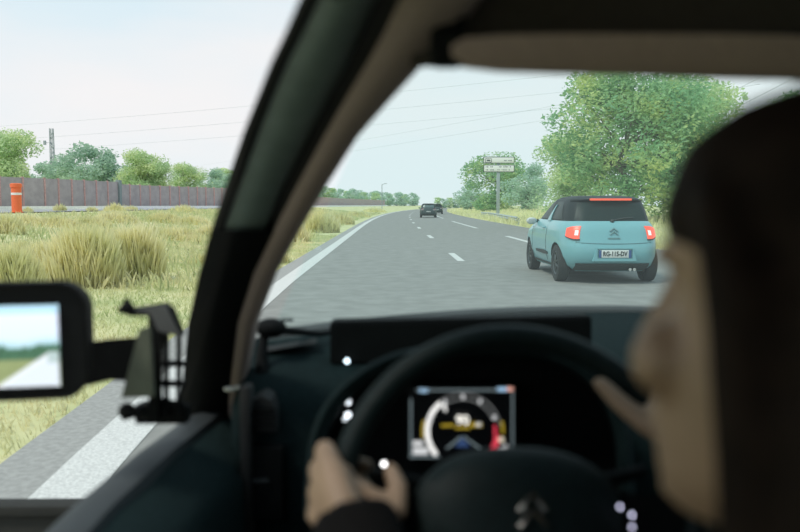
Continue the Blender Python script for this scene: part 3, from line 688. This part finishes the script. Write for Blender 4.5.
# sun visor
vz = [(452, 46, 62), (462, 40, 67), (500, 37, 71.5), (560, 36, 73.5), (640, 36, 75.5), (720, 36, 78), (800, 38, 80), (872, 41, 82)]
vt = thing('sun_visor', 'brown fabric sun visor folded up above the windscreen', 'sun visor', P(640, 60, .70))
rg = []
for px, y0, y1 in vz:
    f = .5 if px in (452, 872) else 1.0
    top = P(px, y0, .66); bot = P(px, y1, .70)
    rg.append([top + Vector((0, -.008 * f, 0)), (top + bot) / 2 + Vector((0, -.014 * f, -.003)), bot + Vector((0, -.008 * f, .002)), bot + Vector((0, .004, 0)), bot + Vector((0, .012 * f, .003)), (top + bot) / 2 + Vector((0, .016 * f, 0)), top + Vector((0, .01 * f, .0))])
MB().loft(rg).build('panel', M_BROWN, vt)
MB().tube([P(448, 40, .69), P(466, 44, .672), P(880, 38, .672)], .006, 8).build('hinge_rod', M_BLACK, vt)
MB().box(P(447, 38, .70), (.03, .03, .05), bevel=.006).build('hinge_block', M_BLACK, vt)

# ------------------------------------------------------------------ dashboard
dash = thing('dashboard', 'dark teal dashboard with vents and instrument hood under the windscreen', 'dashboard', (.5, 1.6, .36))
rg = []
for x in [-.285, -.27, -.2, -.1, 0, .15, .3, .5, .7, .9, 1.1, 1.28, 1.315]:
    k = (2 * (x + .27) / 1.6 - 1); yb = 1.995 - .40 * k * k; e = .02 if x in (-.285, 1.315) else 0
    pr = [(yb, 1.030 - e), (yb - .05, 1.032 - e), (1.52, 1.010 - e), (1.45, .998 - e), (1.39, .975 - e), (1.36, .94), (1.34, .86), (1.345, .72), (1.40, .60), (1.55, .52), (yb, .50)]
    rg.append([Vector((x, y + e, z)) for y, z in pr])
MB().loft(rg).build('dash_body', M_TEAL, dash, smooth=50)
rg = []
for x in lin(-.26, 1.30, 14):
    k = (2 * (x + .27) / 1.6 - 1); yb = 1.985 - .40 * k * k
    rg.append([Vector((x, yb + dy, z)) for dy, z in ((0, 1.02), (-.05, 1.03), (-.05, 1.038), (0, 1.042))])
MB().loft(rg).build('cowl_strip', M_SEAL, dash)
MB().sphere(P(230, 389, 1.40), (.012, .006, .005), 6).sphere(P(238, 387, 1.40), (.006, .004, .004), 6).build('painted_glint', M_WHITEP, dash)  # white blobs imitating a glint of light at the pillar base
# left end cap with oval vent
MB().box(P(248, 470, 1.32), (.018, .04, .30), bevel=.005).build('end_seam', M_SEAL, dash)
vo = MB(); pts = [(248, 432), (248, 412), (252, 401), (262, 396), (271, 400), (276, 411), (277, 432)]
vo.prism([P(x, y, 1.325) for x, y in pts], (0, .06, 0)); vent = vo.build('air_vent', M_SEAL, dash)
for yy in (408, 416, 424): MB().box(P(262.5, yy, 1.318), (.040, .012, .004)).build('vent_slat', M_BLACK, vent)
MB().prism([P(x, y, 1.315) for x, y in ((244, 448), (282, 448), (282, 520), (244, 520))], (0, .05, 0)).build('storage_pocket', M_BLACK, dash)
MB().prism([P(x, y, 1.31) for x, y in ((252, 480), (268, 479), (268, 482.5), (252, 483))], (0, .01, 0)).build('pocket_handle', M_GREYP, dash)
# speaker grille curve on the dash top, left
MB().loft([[P(x, y, Y) for x, y, Y in ((262 + 9 * k, 352 - 1.5 * k, 1.50), (262 + 9 * k, 347 - 1.5 * k, 1.52), (264 + 9 * k, 349 - 1.5 * k, 1.56))] for k in range(7)]).build('defrost_slot', M_SEAL, dash)
# instrument hood
def hood_ring(sc, Y, dy=0):
    A = [(306, 520), (308, 470), (316, 425), (340, 388), (385, 358), (440, 345), (500, 341), (560, 349), (602, 375), (625, 420), (632, 470), (634, 520)]
    # smooth the arch
    pts = []
    for i in range(len(A) - 1):
        p0, p1, p2, p3 = A[max(i - 1, 0)], A[i], A[i + 1], A[min(i + 2, len(A) - 1)]
        for k in range(4):
            t = k / 4; pts.append(tuple(.5 * ((2 * p1[c]) + (-p0[c] + p2[c]) * t + (2 * p0[c] - 5 * p1[c] + 4 * p2[c] - p3[c]) * t * t + (-p0[c] + 3 * p1[c] - 3 * p2[c] + p3[c]) * t ** 3) for c in (0, 1)))
    pts.append(A[-1]); cx, cy = 470, 470
    return [P(cx + (x - cx) * sc, cy + (y - cy) * sc + dy, Y) for x, y in pts]
hood = MB().loft([hood_ring(.96, 1.36, 4), hood_ring(1.0, 1.22, 1), hood_ring(1.015, 1.10), hood_ring(.985, 1.085), hood_ring(.93, 1.09, 3), hood_ring(.90, 1.20, 3)], cap=False).build('instrument_hood', M_TEAL, dash, smooth=60)
MB().prism(hood_ring(.92, 1.185, 3), (0, .02, 0)).build('instrument_panel', M_BLACK, dash)
def dot(px, py, Y, r, s=6.0, c=(.85, .93, 1.0), name='indicator_lamp', par=None):
    return MB().sphere(P(px, py, Y), r, 8).build(name, emis('lamp_%s_%.1f' % ('_'.join('%.2f' % k for k in c), s), c, s * .6), par or dash)
dot(348, 402, 1.15, .0042, 4.0); dot(348, 415, 1.15, .0045, 4.5); dot(345, 419, 1.15, .003, 3)
dot(384, 464, 1.13, .0045, 5.0, (1, 1, 1))

# flat black box on the dash top
bx_ = thing('display_box', 'flat black box with one small lit lamp lying on the dashboard top', 'box', P(460, 362, 1.47))
a0, a1 = P(330, 322, 1.45), P(592, 316, 1.45); b0, b1 = P(330, 366, 1.45), P(592, 360, 1.45)
sh = MB().prism([a0, a1, b1, b0], (0, .05, 0)); me = sh.mesh('body', 0)
bmx = bmesh.new(); bmx.from_mesh(me); bmesh.ops.bevel(bmx, geom=list(bmx.edges), offset=.004, segments=2, affect='EDGES'); bmx.to_mesh(me); bmx.free()
link('body', me, M_BLACK, bx_)
MB().prism([P(335, 326, 1.448), P(587, 320, 1.448), P(587, 356, 1.448), P(335, 362, 1.448)], (0, .004, 0)).build('front_panel', mat('gloss_black', (.004, .005, .005), .7, spec=.08, noise=.1), bx_)
dot(347, 361, 1.435, .0050, 5.5, (.72, .9, 1.0), 'status_lamp', bx_)

# suction mount near the pillar foot
sm_ = thing('suction_mount', 'small black suction mount knob on the dashboard beside the pillar', 'mount', P(264, 378, 1.44))
MB().sphere(P(271, 328, 1.46), (.030, .022, .019), 10).build('knob', M_BLACK, sm_)
MB().tube([P(264, 335, 1.46), P(262, 352, 1.45), P(262, 384, 1.43)], [.008, .011, .016], 10).build('stem', M_BLACK, sm_)
MB().tube([P(281, 330, 1.47), P(320, 334, 1.56), P(336, 331, 1.6)], [.008, .006, .006], 8).build('cable', M_BLACK, sm_)
MB().box(P(287, 320, 1.52), (.025, .01, .006), bevel=.002).build('clip', M_BLACK, sm_)

# ------------------------------------------------------------------ instrument display
ds = thing('instrument_display', 'lit digital instrument screen with round dial behind the steering wheel', 'screen', P(461, 458, 1.14))
YS = 1.14
def D(px, py, k=0): p = P(px, py, YS - .0012 * k); return p
MB().prism([D(406, 385), D(517, 385), D(517, 461), D(406, 461)], (0, .02, 0)).build('screen_bezel', M_BLACK, ds)
MB().prism([D(409, 388, 1), D(514.5, 388, 1), D(514.5, 458, 1), D(409, 458, 1)], (0, .002, 0)).build('screen_face', mat('screen_black', (.004, .005, .007), .4, noise=.05), ds)
def flat(poly, m, name, k=3): return MB().prism([D(x, y, k) for x, y in poly], (0, .001, 0)).build(name, m, ds)
def arc(cx, cy, r0, r1, a0, a1, n=24, k=3):
    m = MB(); rows = [[D(cx + r * math.cos(R(a)), cy - r * math.sin(R(a)), k) for a in lin(a0, a1, n)] for r in (r0, r1)]; return m.grid(rows)
E_W = emis('dial_white', (1, 1, .97), 1.0); E_G = emis('dial_grey', (.5, .52, .52), .30); E_B = emis('dial_blue', (.45, .72, 1.0), .85); E_F = emis('frame_grey', (.45, .58, .62), .32)
E_Y = emis('dial_yellow', (.85, .62, .05), .42); E_R = emis('dial_red', (1, .07, .12), .75); E_D = emis('dial_dark_blue', (.06, .12, .3), .5); E_O = emis('dial_orange', (1, .5, .4), .8); E_GW = emis('dial_soft_white', (.9, .92, .93), .75)
flat([(416, 389.3), (500, 389.3), (500, 391), (416, 391)], E_F, 'top_bar'); flat([(419, 388.6), (428, 388.6), (428, 392.4), (419, 392.4)], E_B, 'top_mark')
flat([(497, 387.6), (507, 387.6), (507, 391.2), (497, 391.2)], E_B, 'corner_mark'); flat([(507, 387.2), (513, 387.2), (513, 391), (507, 391)], E_O, 'corner_mark')
flat([(410, 400), (411.8, 398), (411.8, 458), (410, 458)], E_F, 'side_bar'); flat([(511.8, 392), (513.4, 392), (513.4, 458), (511.8, 458)], E_F, 'side_bar')
flat([(409.6, 456.3), (440, 456.3), (440, 458), (409.6, 458)], E_F, 'bottom_bar'); flat([(484, 456.3), (513, 456.3), (513, 458), (484, 458)], E_F, 'bottom_bar')
cx, cy = 463, 431
arc(cx, cy, 33.2, 38.2, 128, 222).build('dial_swept_band', E_W, ds)
arc(cx, cy, 36.8, 38.3, 8, 128).build('dial_rim', E_G, ds); arc(cx, cy, 31, 32.6, 22, 128).build('dial_scale', E_G, ds)
for a in (160, 122, 90, 60, 23): 
    x, y = cx + 34 * math.cos(R(a)), cy - 34 * math.sin(R(a)); flat([(x - 1.4, y - 2.2), (x + 1.4, y - 2.2), (x + 1.4, y + 2.2), (x - 1.4, y + 2.2)], E_GW, 'dial_number', 4)
arc(cx, cy, 32, 38, -34, -8, 10).build('dial_red_zone', E_R, ds); arc(cx, cy, 31, 33.5, -8, 10, 8).build('dial_red_scale', E_R, ds)
arc(cx, cy, 38.5, 41, -4, 14, 8).build('dial_glow_mark', E_Y, ds); arc(cx, cy, 39, 41.5, 165, 190, 8).build('dial_glow_mark', E_Y, ds)
x0, y0 = cx + 26 * math.cos(R(131)), cy - 26 * math.sin(R(131)); x1, y1 = cx + 33 * math.cos(R(126)), cy - 33 * math.sin(R(126))
flat([(x0 - 1, y0 + 1), (x0 + 1, y0 - 1), (x1 + 1.5, y1 - 1), (x1 - 1.5, y1 + 1)], E_W, 'needle', 5)
flat([(441, 424.5), (454, 424), (454, 426.5), (441, 427)], E_Y, 'speed_bar'); flat([(470, 422.5), (482, 423), (482, 427), (470, 427)], E_Y, 'speed_bar'); flat([(476, 423), (481, 423), (481, 426), (476, 426)], E_GW, 'speed_unit', 5); flat([(455, 426.5), (470, 426.5), (470, 429), (455, 429)], E_Y, 'speed_bar')
tm = text_mesh('90', .0200, .0004, .0); c_ = D(462.5, 420.5, 6); tm.transform(Matrix.Translation(c_) @ Matrix.Rotation(PI / 2, 4, 'X')); link('speed_number', tm, emis('digit_white', (1, .97, .88), 1.6), ds)
flat([(455, 447), (462, 437), (470, 447)], E_D, 'lane_shape'); flat([(446, 448), (461, 436), (462, 437.5), (447.5, 449.2)], E_F, 'lane_line', 4); flat([(481, 448), (464, 436), (463, 437.5), (479.5, 449.2)], E_F, 'lane_line', 4)
flat([(413, 441), (423, 441), (423, 446), (413, 446)], E_GW, 'info_block'); flat([(413, 448), (428, 448), (428, 454.5), (413, 454.5)], E_GW, 'info_block')
flat([(497, 448), (507, 444), (508, 447), (500, 452)], E_GW, 'info_block'); flat([(498, 437.5), (504, 437.5), (504, 442), (498, 442)], emis('dial_cream', (1, .9, .7), .7), 'info_block')

# ------------------------------------------------------------------ steering wheel
TW = R(24); WC = P(517, 510, .80); wu = Vector((1, 0, 0)); wnv = Vector((0, -math.cos(TW), math.sin(TW))); wv = Vector((0, math.sin(TW), math.cos(TW)))
RW = .189; rt = .0140
def WP(x, y, n=0): return WC + wu * x + wv * y + wnv * n
sw = thing('steering_wheel', 'dark leather steering wheel held by the driver', 'steering wheel', WP(0, 0, -.2))
rm = MB(); rings = []
for i in range(96):
    a = 2 * PI * i / 96; rr = RW
    c = WP(rr * math.cos(a), rr * math.sin(a)); rd = wu * math.cos(a) + wv * math.sin(a)
    rings.append([c + (rd * math.cos(2 * PI * j / 14) + wnv * math.sin(2 * PI * j / 14) * 1.1) * rt for j in range(14)])
rings.append(rings[0]); rm.loft(rings, cap=False).build('rim', M_LEATHER, sw)
def superell(a, b, n, N=40, cx=0, cy=0): 
    return [(cx + a * math.copysign(abs(math.cos(2 * PI * i / N)) ** (2 / n), math.cos(2 * PI * i / N)), cy + b * math.copysign(abs(math.sin(2 * PI * i / N)) ** (2 / n), math.sin(2 * PI * i / N))) for i in range(N)]
hubp = [(1.0, -.035), (1.0, .0), (.96, .018), (.80, .030), (.45, .036)]
MB().loft([[WP(x, y, n) for x, y in superell(.112 * s, .074 * s, 2.3, cy=-.008)] for s, n in hubp]).build('airbag_pad', M_LEATHER, sw)
for s in (-1, 1):
    MB().loft([[WP(s * .09, .022, -.012), WP(s * .09, -.035, -.012), WP(s * .09, -.035, .010), WP(s * .09, .022, .010)], [WP(s * .14, .012, -.012), WP(s * .14, -.025, -.012), WP(s * .14, -.025, .006), WP(s * .14, .012, .006)], [WP(s * .182, .018, -.008), WP(s * .182, -.022, -.008), WP(s * .182, -.022, .005), WP(s * .182, .018, .005)]]).build('spoke', M_BLACK, sw)
MB().loft([[WP(-.03, -.06, -.012), WP(.03, -.06, -.012), WP(.03, -.06, .01), WP(-.03, -.06, .01)], [WP(-.022, -.18, -.008), WP(.022, -.18, -.008), WP(.022, -.18, .006), WP(-.022, -.18, .006)]]).build('spoke', M_BLACK, sw)
em = MB(); 
for dy in (-.006, .010):
    em.tube([WP(-.004, dy - .012, .040), WP(.010, dy + .004, .040), WP(.024, dy - .012, .040)], .0034, 6)
em.build('chevron_emblem', M_CHROME, sw)
for px, py, s in ((620, 507, 2.4), (632, 515, 2.6), (632, 527, 2.2)):
    dot(px, py, .765, .0016, s * 2.6, (.75, .75, 1.0), 'lit_button', sw)
MB().tube([WP(0, 0, -.03), WP(0, 0, -.30)], .05, 14).build('steering_column', M_BLACK, sw)
MB().tube([WP(-.05, .02, -.07), WP(-.16, .045, -.06)], [.011, .008], 8).build('stalk', M_BLACK, sw)
MB().tube([WP(.05, .02, -.07), WP(.16, .045, -.06)], [.011, .008], 8).build('stalk', M_BLACK, sw)

# ------------------------------------------------------------------ left door mirror and its mount
mr = thing('door_mirror', 'black door mirror with lit screen showing the road behind', 'mirror', P(40, 402, 1.08))
MC = P(29, 342, 1.05); MR = Matrix.Rotation(R(10), 3, 'Z'); kx = 1.05 / FPX
def rr_ring(w, h, rad, y, N=8, dx=0, dz=0):
    o = []
    for qx, qz, a0 in ((1, 1, 0), (-1, 1, 90), (-1, -1, 180), (1, -1, 270)):
        for i in range(N): a = R(a0 + 90 * i / (N - 1)); o.append(MC + MR @ Vector((dx + qx * (w / 2 - rad) + rad * math.cos(a), y, dz + qz * (h / 2 - rad) + rad * math.sin(a))))
    return o
W_, H_ = 110 * kx, 119 * kx
MB().loft([rr_ring(W_ * .96, H_ * .95, .030, .006), rr_ring(W_, H_, .034, .0), rr_ring(W_ * 1.0, H_, .034, .03), rr_ring(W_ * .93, H_ * .92, .036, .075), rr_ring(W_ * .7, H_ * .7, .03, .105)]).build('housing', M_BLACK, mr)
MB().loft([rr_ring(W_ * .97, H_ * .96, .030, -.004), rr_ring(W_ * .97, H_ * .96, .030, .008), rr_ring(W_ * .72, H_ * .69, .010, .012, dx=-.016, dz=-.006), rr_ring(W_ * .72, H_ * .69, .010, -.002, dx=-.016, dz=-.006)], cap=False).build('bezel', mat('mirror_bezel', (.008, .009, .009), .6, spec=.2, noise=.1), mr)
N1, N2 = 60, 44; sw_, sh_ = W_ * .735, H_ * .70
vv = []; cc = []
r_ = random.Random(4)
def mcol(u, v):   # u 0..1 right, v 0..1 up: picture on the screen
    edge = .50 + .05 * math.sin(u * 9) * .4 + r_.uniform(-.012, .012)
    if v > edge + .10: c = (.62 + .25 * v, .90, 1.05) if v < .9 else (.55, .85, 1.02)
    elif v > edge: t = (v - edge) / .10; c = (.45 + .3 * t, .75 + .15 * t, .82 + .2 * t)
    elif v > .335: n = r_.uniform(.7, 1.3); c = (.06 * n, .16 * n, .09 * n)
    else: n = r_.uniform(.85, 1.15); c = (.30 * n, .36 * n, .16 * n)
    xl = .20 + 1.55 * v; xr = 1.02
    if v < .42 and u > xl and v < .42 - max(0, .86 - u) * .0:
        k = min(1, (u - xl) / .10); w = (.78, .86, .92)
        if v < .40 and k < 1: w = (.9, .95, .97)
        if u < .99: c = tuple(c[i] + (w[i] - c[i]) * min(1, k * 2.2) for i in range(3))
    if u > .86 and .42 > v > .30 and u < 1: c = (.5, .62, .62)
    return c
V = []; 
for j in range(N2):
    for i in range(N1):
        u, v = i / (N1 - 1), j / (N2 - 1); V.append(MC + MR @ Vector((-.016 - sw_ / 2 + sw_ * u, .0005, -.006 - sh_ / 2 + sh_ * v))); cc.append(mcol(u, v))
gm = MB().add(V, [(j * N1 + i, j * N1 + i + 1, (j + 1) * N1 + i + 1, (j + 1) * N1 + i) for j in range(N2 - 1) for i in range(N1 - 1)]).mesh('screen', 0)
ca = gm.color_attributes.new('picture', 'FLOAT_COLOR', 'POINT'); ca.data.foreach_set('color', [k for c in cc for k in (*c, 1)])
ms = bpy.data.materials.new('mirror_screen'); ms.use_nodes = True; bb = ms.node_tree.nodes['Principled BSDF']; at = ms.node_tree.nodes.new('ShaderNodeAttribute'); at.attribute_name = 'picture'
bb.inputs['Base Color'].default_value = (.01, .01, .01, 1); ms.node_tree.links.new(at.outputs['Color'], bb.inputs['Emission Color']); bb.inputs['Emission Strength'].default_value = 1.15
so = link('screen', gm, ms, mr); so['label'] = 'lit screen picture of sky, trees and road'
MB().loft([[P(86, 342, 1.09), P(86, 386, 1.09), P(86, 386, 1.16), P(86, 342, 1.16)], [P(110, 339, 1.12), P(110, 380, 1.12), P(110, 380, 1.18), P(110, 339, 1.18)], [P(140, 337, 1.15), P(140, 382, 1.15), P(140, 382, 1.20), P(140, 337, 1.20)]]).build('arm', M_BLACK, mr)

bk = thing('mirror_bracket', 'dark metal bracket frame clamped between the door mirror and the pillar', 'bracket', P(150, 418, 1.22))
Y0 = 1.20
MB().prism([P(x, y, Y0 - .075) for x, y in ((139, 330), (149, 327), (153, 397), (121, 398))], (0, .012, 0)).build('side_plate', M_OLIVE, bk)
MB().prism([P(x, y, Y0 - .01) for x, y in ((128, 309), (164, 304), (171, 309), (182, 336), (178, 338), (168, 330), (160, 334), (158, 420), (149, 420), (148, 316), (128, 316))], (0, .02, 0)).build('frame', M_BLACK, bk)
MB().prism([P(x, y, Y0 - .018) for x, y in ((131, 310), (165, 305.5), (181, 337), (158, 331), (150, 314))], (0, .006, 0)).build('top_plate', mat('bracket_grey', (.10, .10, .095), .6, noise=.1), bk)
for x in (165.5, 178): MB().prism([P(x - 2, 328, Y0), P(x + 2, 328, Y0), P(x + 2, 416, Y0), P(x - 2, 416, Y0)], (0, .01, 0)).build('upright_bar', M_BLACK, bk)
for y in (364, 384, 406): MB().prism([P(156, y - (3 if y < 400 else 8), Y0 + .004), P(184, y - 2, Y0 + .004), P(184, y + 3, Y0 + .004), P(156, y + 3, Y0 + .004)], (0, .01, 0)).build('cross_bar', M_BLACK, bk)
MB().prism([P(x, y, Y0 + .02) for x, y in ((132, 408), (150, 402), (186, 408), (186, 424), (136, 424))], (0, .03, 0)).build('foot', M_BLACK, bk)
MB().sphere(P(127, 308, Y0 - .02), .010, 8).tube([P(127, 299, Y0 - .02), P(127, 314, Y0 - .02)], .005, 8).tube([P(119, 310, Y0 - .02), P(134, 309, Y0 - .02)], .005, 8).build('clamp_screw', M_BLACK, bk)
MB().sphere(P(127, 411, Y0 - .02), .013, 8).tube([P(122, 416, Y0 - .02), P(150, 408, Y0)], .008, 8).build('clamp_screw', M_BLACK, bk)

# lower edge of the projection screen, built as a low board on the road
lb = thing('screen_edge', 'dark lower edge of the projection screen, built as a low board', 'board', (P(0, 503, 2.2).x - .3, 2.2, 0))
e0, e1 = P(-190, 506, 2.2), P(118, 506, 2.2)
MB().box(((e0.x + e1.x) / 2, 2.23, e0.z / 2), (e1.x - e0.x, .05, e0.z - .02), bevel=.006).build('panel', mat('board_dark', (.020, .020, .017), .9, noise=.1), lb)
MB().box(((e0.x + e1.x) / 2, 2.22, e0.z - .015), (e1.x - e0.x + .01, .07, .03), bevel=.006).build('top_rail', mat('board_rail', (.020, .020, .017), .9, noise=.1), lb)

# ================================================================== DRIVER AND SEAT
HY = R(40); HM = Matrix.Rotation(HY, 3, 'Z'); nose = P(637, 350, .47); HC = nose - HM @ Vector((0, .117, -.032))
def H(x, y, z): return HC + HM @ Vector((x, y, z))
body = MB()
hr = [(-.116, .074, .040, .022), (-.108, .088, .005, .038), (-.090, .093, -.03, .050), (-.065, .094, -.058, .058), (-.035, .095, -.085, .065), (-.005, .083, -.097, .069), (.012, .080, -.100, .071), (.032, .087, -.103, .072), (.06, .085, -.103, .073), (.088, .074, -.09, .067), (.106, .048, -.066, .052), (.117, .012, -.03, .024)]
rings = []
for z, yf, yb, w in hr:
    yc = (yf + yb) / 2; L = (yf - yb) / 2
    rings.append([H(w * math.copysign(abs(math.cos(2 * PI * j / 32)) ** .9, math.cos(2 * PI * j / 32)), yc + L * math.copysign(abs(math.sin(2 * PI * j / 32)) ** .9, math.sin(2 * PI * j / 32)), z) for j in range(32)])
body.loft(rings)
body.loft([[H(sx_ * w, y, z) for sx_, y in ((-1, y0), (-.5, y1), (.5, y1), (1, y0))] for z, y0, y1, w in ((.030, .055, .089, .012), (.005, .055, .100, .014), (-.018, .06, .114, .015), (-.030, .07, .116, .0145), (-.040, .07, .107, .014), (-.044, .07, .094, .011))])
body.sphere(H(0, .092, -.064), (.024, .012, .007), 8, HM); body.sphere(H(0, .089, -.077), (.022, .012, .008), 8, HM); body.sphere(H(0, .082, -.104), (.020, .014, .014), 8, HM)
for s in (-1, 1):
    body.sphere(H(s * .038, .072, -.025), (.026, .020, .022), 8, HM)                      # cheek
    body.sphere(H(s * .030, .075, .030), (.022, .010, .006), 8, HM)                       # brow
    body.sphere(H(s * .074, -.008, -.008), (.010, .020, .032), 8, HM)                     # ear
SHZ = HC.z - .235; SC = Vector((HC.x + .03, HC.y - .07, SHZ))
body.tube([H(0, -.020, -.05), H(-.005, -.010, -.13), SC + Vector((-.0, .0, .03)), SC + Vector((0, 0, -.06))], [.054, .051, .056, .075], 16)
hips = Vector((SC.x + .02, SC.y - .12, .60))
def torso(mb, g=0.0):
    tr = [(SC + Vector((0, 0, .03)), .07, .055), (SC + Vector((0, 0, -.01)), .165, .075), (SC + Vector((0, -.01, -.06)), .185, .095), (SC + Vector((0, -.03, -.18)), .165, .115), (SC.lerp(hips, .75), .14, .10), (hips + Vector((0, 0, .05)), .165, .115), (hips + Vector((0, .02, -.06)), .17, .12)]
    mb.loft([[c + Vector(((a + g) * math.cos(2 * PI * j / 24), (b_ + g) * math.sin(2 * PI * j / 24), 0)) for j in range(24)] for c, a, b_ in tr])
torso(body)
for s in (-1, 1):
    k = hips + Vector((s * .10, .0, -.02)); kn = Vector((hips.x + s * .14, hips.y + .46, .66)); an = Vector((hips.x + s * .13, hips.y + .80, .42))
    body.tube([k, k.lerp(kn, .5), kn, kn.lerp(an, .35), an, an + Vector((0, .14, -.02))], [.095, .08, .06, .058, .04, .035], 12)
def hand(mb, a, side):
    rd = wu * math.cos(a) + wv * math.sin(a); t = (wu * math.sin(a) - wv * math.cos(a)) if side < 0 else (-wu * math.sin(a) + wv * math.cos(a))
    p = WP(RW * math.cos(a), RW * math.sin(a)); n = wnv
    def q(r, tt, nn): return p + rd * (r - (.009 if side < 0 else 0)) + t * tt + n * nn
    wrist = q(-.018, -.044, .082) if side < 0 else q(.014, -.062, .066)
    lens = (1.0, 1.06, 1.0, .84)
    for i in range(4):
        o = (.028 if side < 0 else .034) - .0215 * i; l = lens[i]; dr = -.003 * abs(i - 1)
        K = q(.033 + dr, o, .020)
        f = [K, q(.037 + dr, o - .001, -.010), q(.020, o - .003, -.030), q(.020 - .034 * l, o - .004, -.027)]
        mb.tube(f, [.0108, .0098, .0090, .0078], 10); mb.sphere(f[-1], .0078, 6); mb.sphere(K, .0118, 6)
        wq = wrist + t * (.012 - .009 * i) + rd * (.010 - .004 * i)
        mb.tube([K, K.lerp(wq, .5) + n * .005, wq], [.0118, .0150, .0160], 10)
    th = [wrist + t * .012 - rd * .004, q(-.030, -.034, .056), q(-.054, -.022, .040), q(-.052, .002, .028), q(-.042, .018, .020)] if side < 0 else [wrist + t * .012, q(-.014, -.034, .046), q(-.028, -.014, .034), q(-.033, .022, .024), q(-.034, .050, .018)]
    mb.tube(th, [.016, .0165, .0128, .0108, .0088], 10); mb.sphere(th[-1], .0088, 6)
    mb.tube([q(.012, .010, .032), q(-.002, -.03, .050)], [.015, .019], 10)
    mb.tube([th[2], q(.012, .0, .030)], [.011, .013], 8)
    return wrist
wl = hand(body, R(171), -1); wrr = hand(body, R(36), 1)
arms = []
for s, w in ((-1, wl), (1, wrr)):
    sh_p = SC + Vector((s * .165, 0, -.035)); el = Vector((sh_p.x + s * .05, sh_p.y + .17, .80)); arms.append((sh_p, el, w))
    body.tube([sh_p, sh_p.lerp(el, .5), el, el.lerp(w, .3), el.lerp(w, .8), w], [.052, .045, .040, .041, .029, .025], 14); body.sphere(sh_p, .056, 8); body.sphere(el, .040, 8)
bme = remeshed(body, 'driver_body', .0042, 4)
person = link('person', bme, M_SKIN); tag(person, 'driver with long dark hair and black top holding the steering wheel', 'person')
hair = MB()
hair.sphere(H(0, -.032, .028), (.084, .096, .096), 16, HM)
hrg = []
for z, yf, yb, w in [(.024, .062, -.10, .070), (.034, .088, -.106, .077), (.05, .093, -.110, .080)] + [(z, yf + .006, yb - .008, w + .006) for z, yf, yb, w in hr if z > .055] + [(.124, .010, -.03, .02)]:
    yc = (yf + yb) / 2; L = (yf - yb) / 2; hrg.append([H(w * math.cos(2 * PI * j / 32), yc + L * math.sin(2 * PI * j / 32), z) for j in range(32)])
hair.loft(hrg)
hair.sphere(H(0, -.075, -.06), (.085, .050, .15), 12, HM)
for s in (-1, 1):
    hair.tube([H(s * .040, .052, .085), H(s * .066, .030, .055), H(s * .075, .010, .010), H(s * .077, -.004, -.06), H(s * .080, -.014, -.14), H(s * .085, -.028, -.24), H(s * .082, -.04, -.33)], [.010, .016, .023, .028, .031, .030, .020], 12)
    hair.tube([H(s * .070, -.04, .05), H(s * .078, -.05, -.06), H(s * .088, -.055, -.18), H(s * .08, -.06, -.32)], [.03, .042, .044, .026], 12)
hair.tube([H(0, -.07, .0), H(0, -.10, -.14), H(0, -.10, -.33)], [.05, .06, .03], 12)
link('hair', remeshed(hair, 'hair', .006, 5), M_HAIR, person)
cl = MB(); torso(cl, .012)
for s, (sh_p, el, w) in zip((-1, 1), arms):
    cuff = el.lerp(w, 1.03)
    cl.tube([sh_p, sh_p.lerp(el, .5), el, el.lerp(w, .3), el.lerp(w, .8), cuff], [.066, .058, .052, .052, .043, .043], 16); cl.sphere(sh_p, .068, 8); cl.sphere(el, .052, 8)
link('sweater', remeshed(cl, 'sweater', .006, 4), M_CLOTH, person)
lg = MB()
for s in (-1, 1):
    k = hips + Vector((s * .10, .0, -.02)); kn = Vector((hips.x + s * .14, hips.y + .46, .66)); an = Vector((hips.x + s * .13, hips.y + .80, .42))
    lg.tube([k, k.lerp(kn, .5), kn, kn.lerp(an, .35), an], [.107, .092, .072, .07, .052], 14); lg.sphere(kn, .072, 8)
link('trousers', remeshed(lg, 'trousers', .008, 3), M_CLOTH, person)
for s in (-1, 1):
    MB().sphere(H(s * .030, .0600, .010), .0112, 10).build('eye', mat('eye_white', (.7, .68, .64), .3, noise=.02), person)
    MB().sphere(H(s * .030, .0675, .010), .0050, 8).build('iris', mat('iris', (.08, .05, .03), .3, noise=.02), person)

st = thing('driver_seat', 'dark fabric driver seat under the driver', 'seat', (hips.x, hips.y, .36))
MB().box((hips.x, hips.y + .16, .46), (.50, .54, .14), bevel=.04, seg=3).build('seat_cushion', M_SEAT, st)
MB().box((SC.x + .02, SC.y - .20, .74), (.48, .13, .60), rot=Matrix.Rotation(R(10), 3, 'X'), bevel=.045, seg=3).build('backrest', M_SEAT, st)
MB().box((HC.x + .05, HC.y - .27, HC.z - .04), (.27, .09, .19), bevel=.035, seg=3).build('headrest', M_SEAT, st)
for s in (-.06, .06): MB().tube([(HC.x + .05 + s, HC.y - .27, HC.z - .10), (SC.x + .02 + s, SC.y - .18, 1.0)], .007, 6).build('headrest_post', M_STEEL, st)

for o in list(scene.objects):
    if 'world_parts' in o: del o['world_parts']
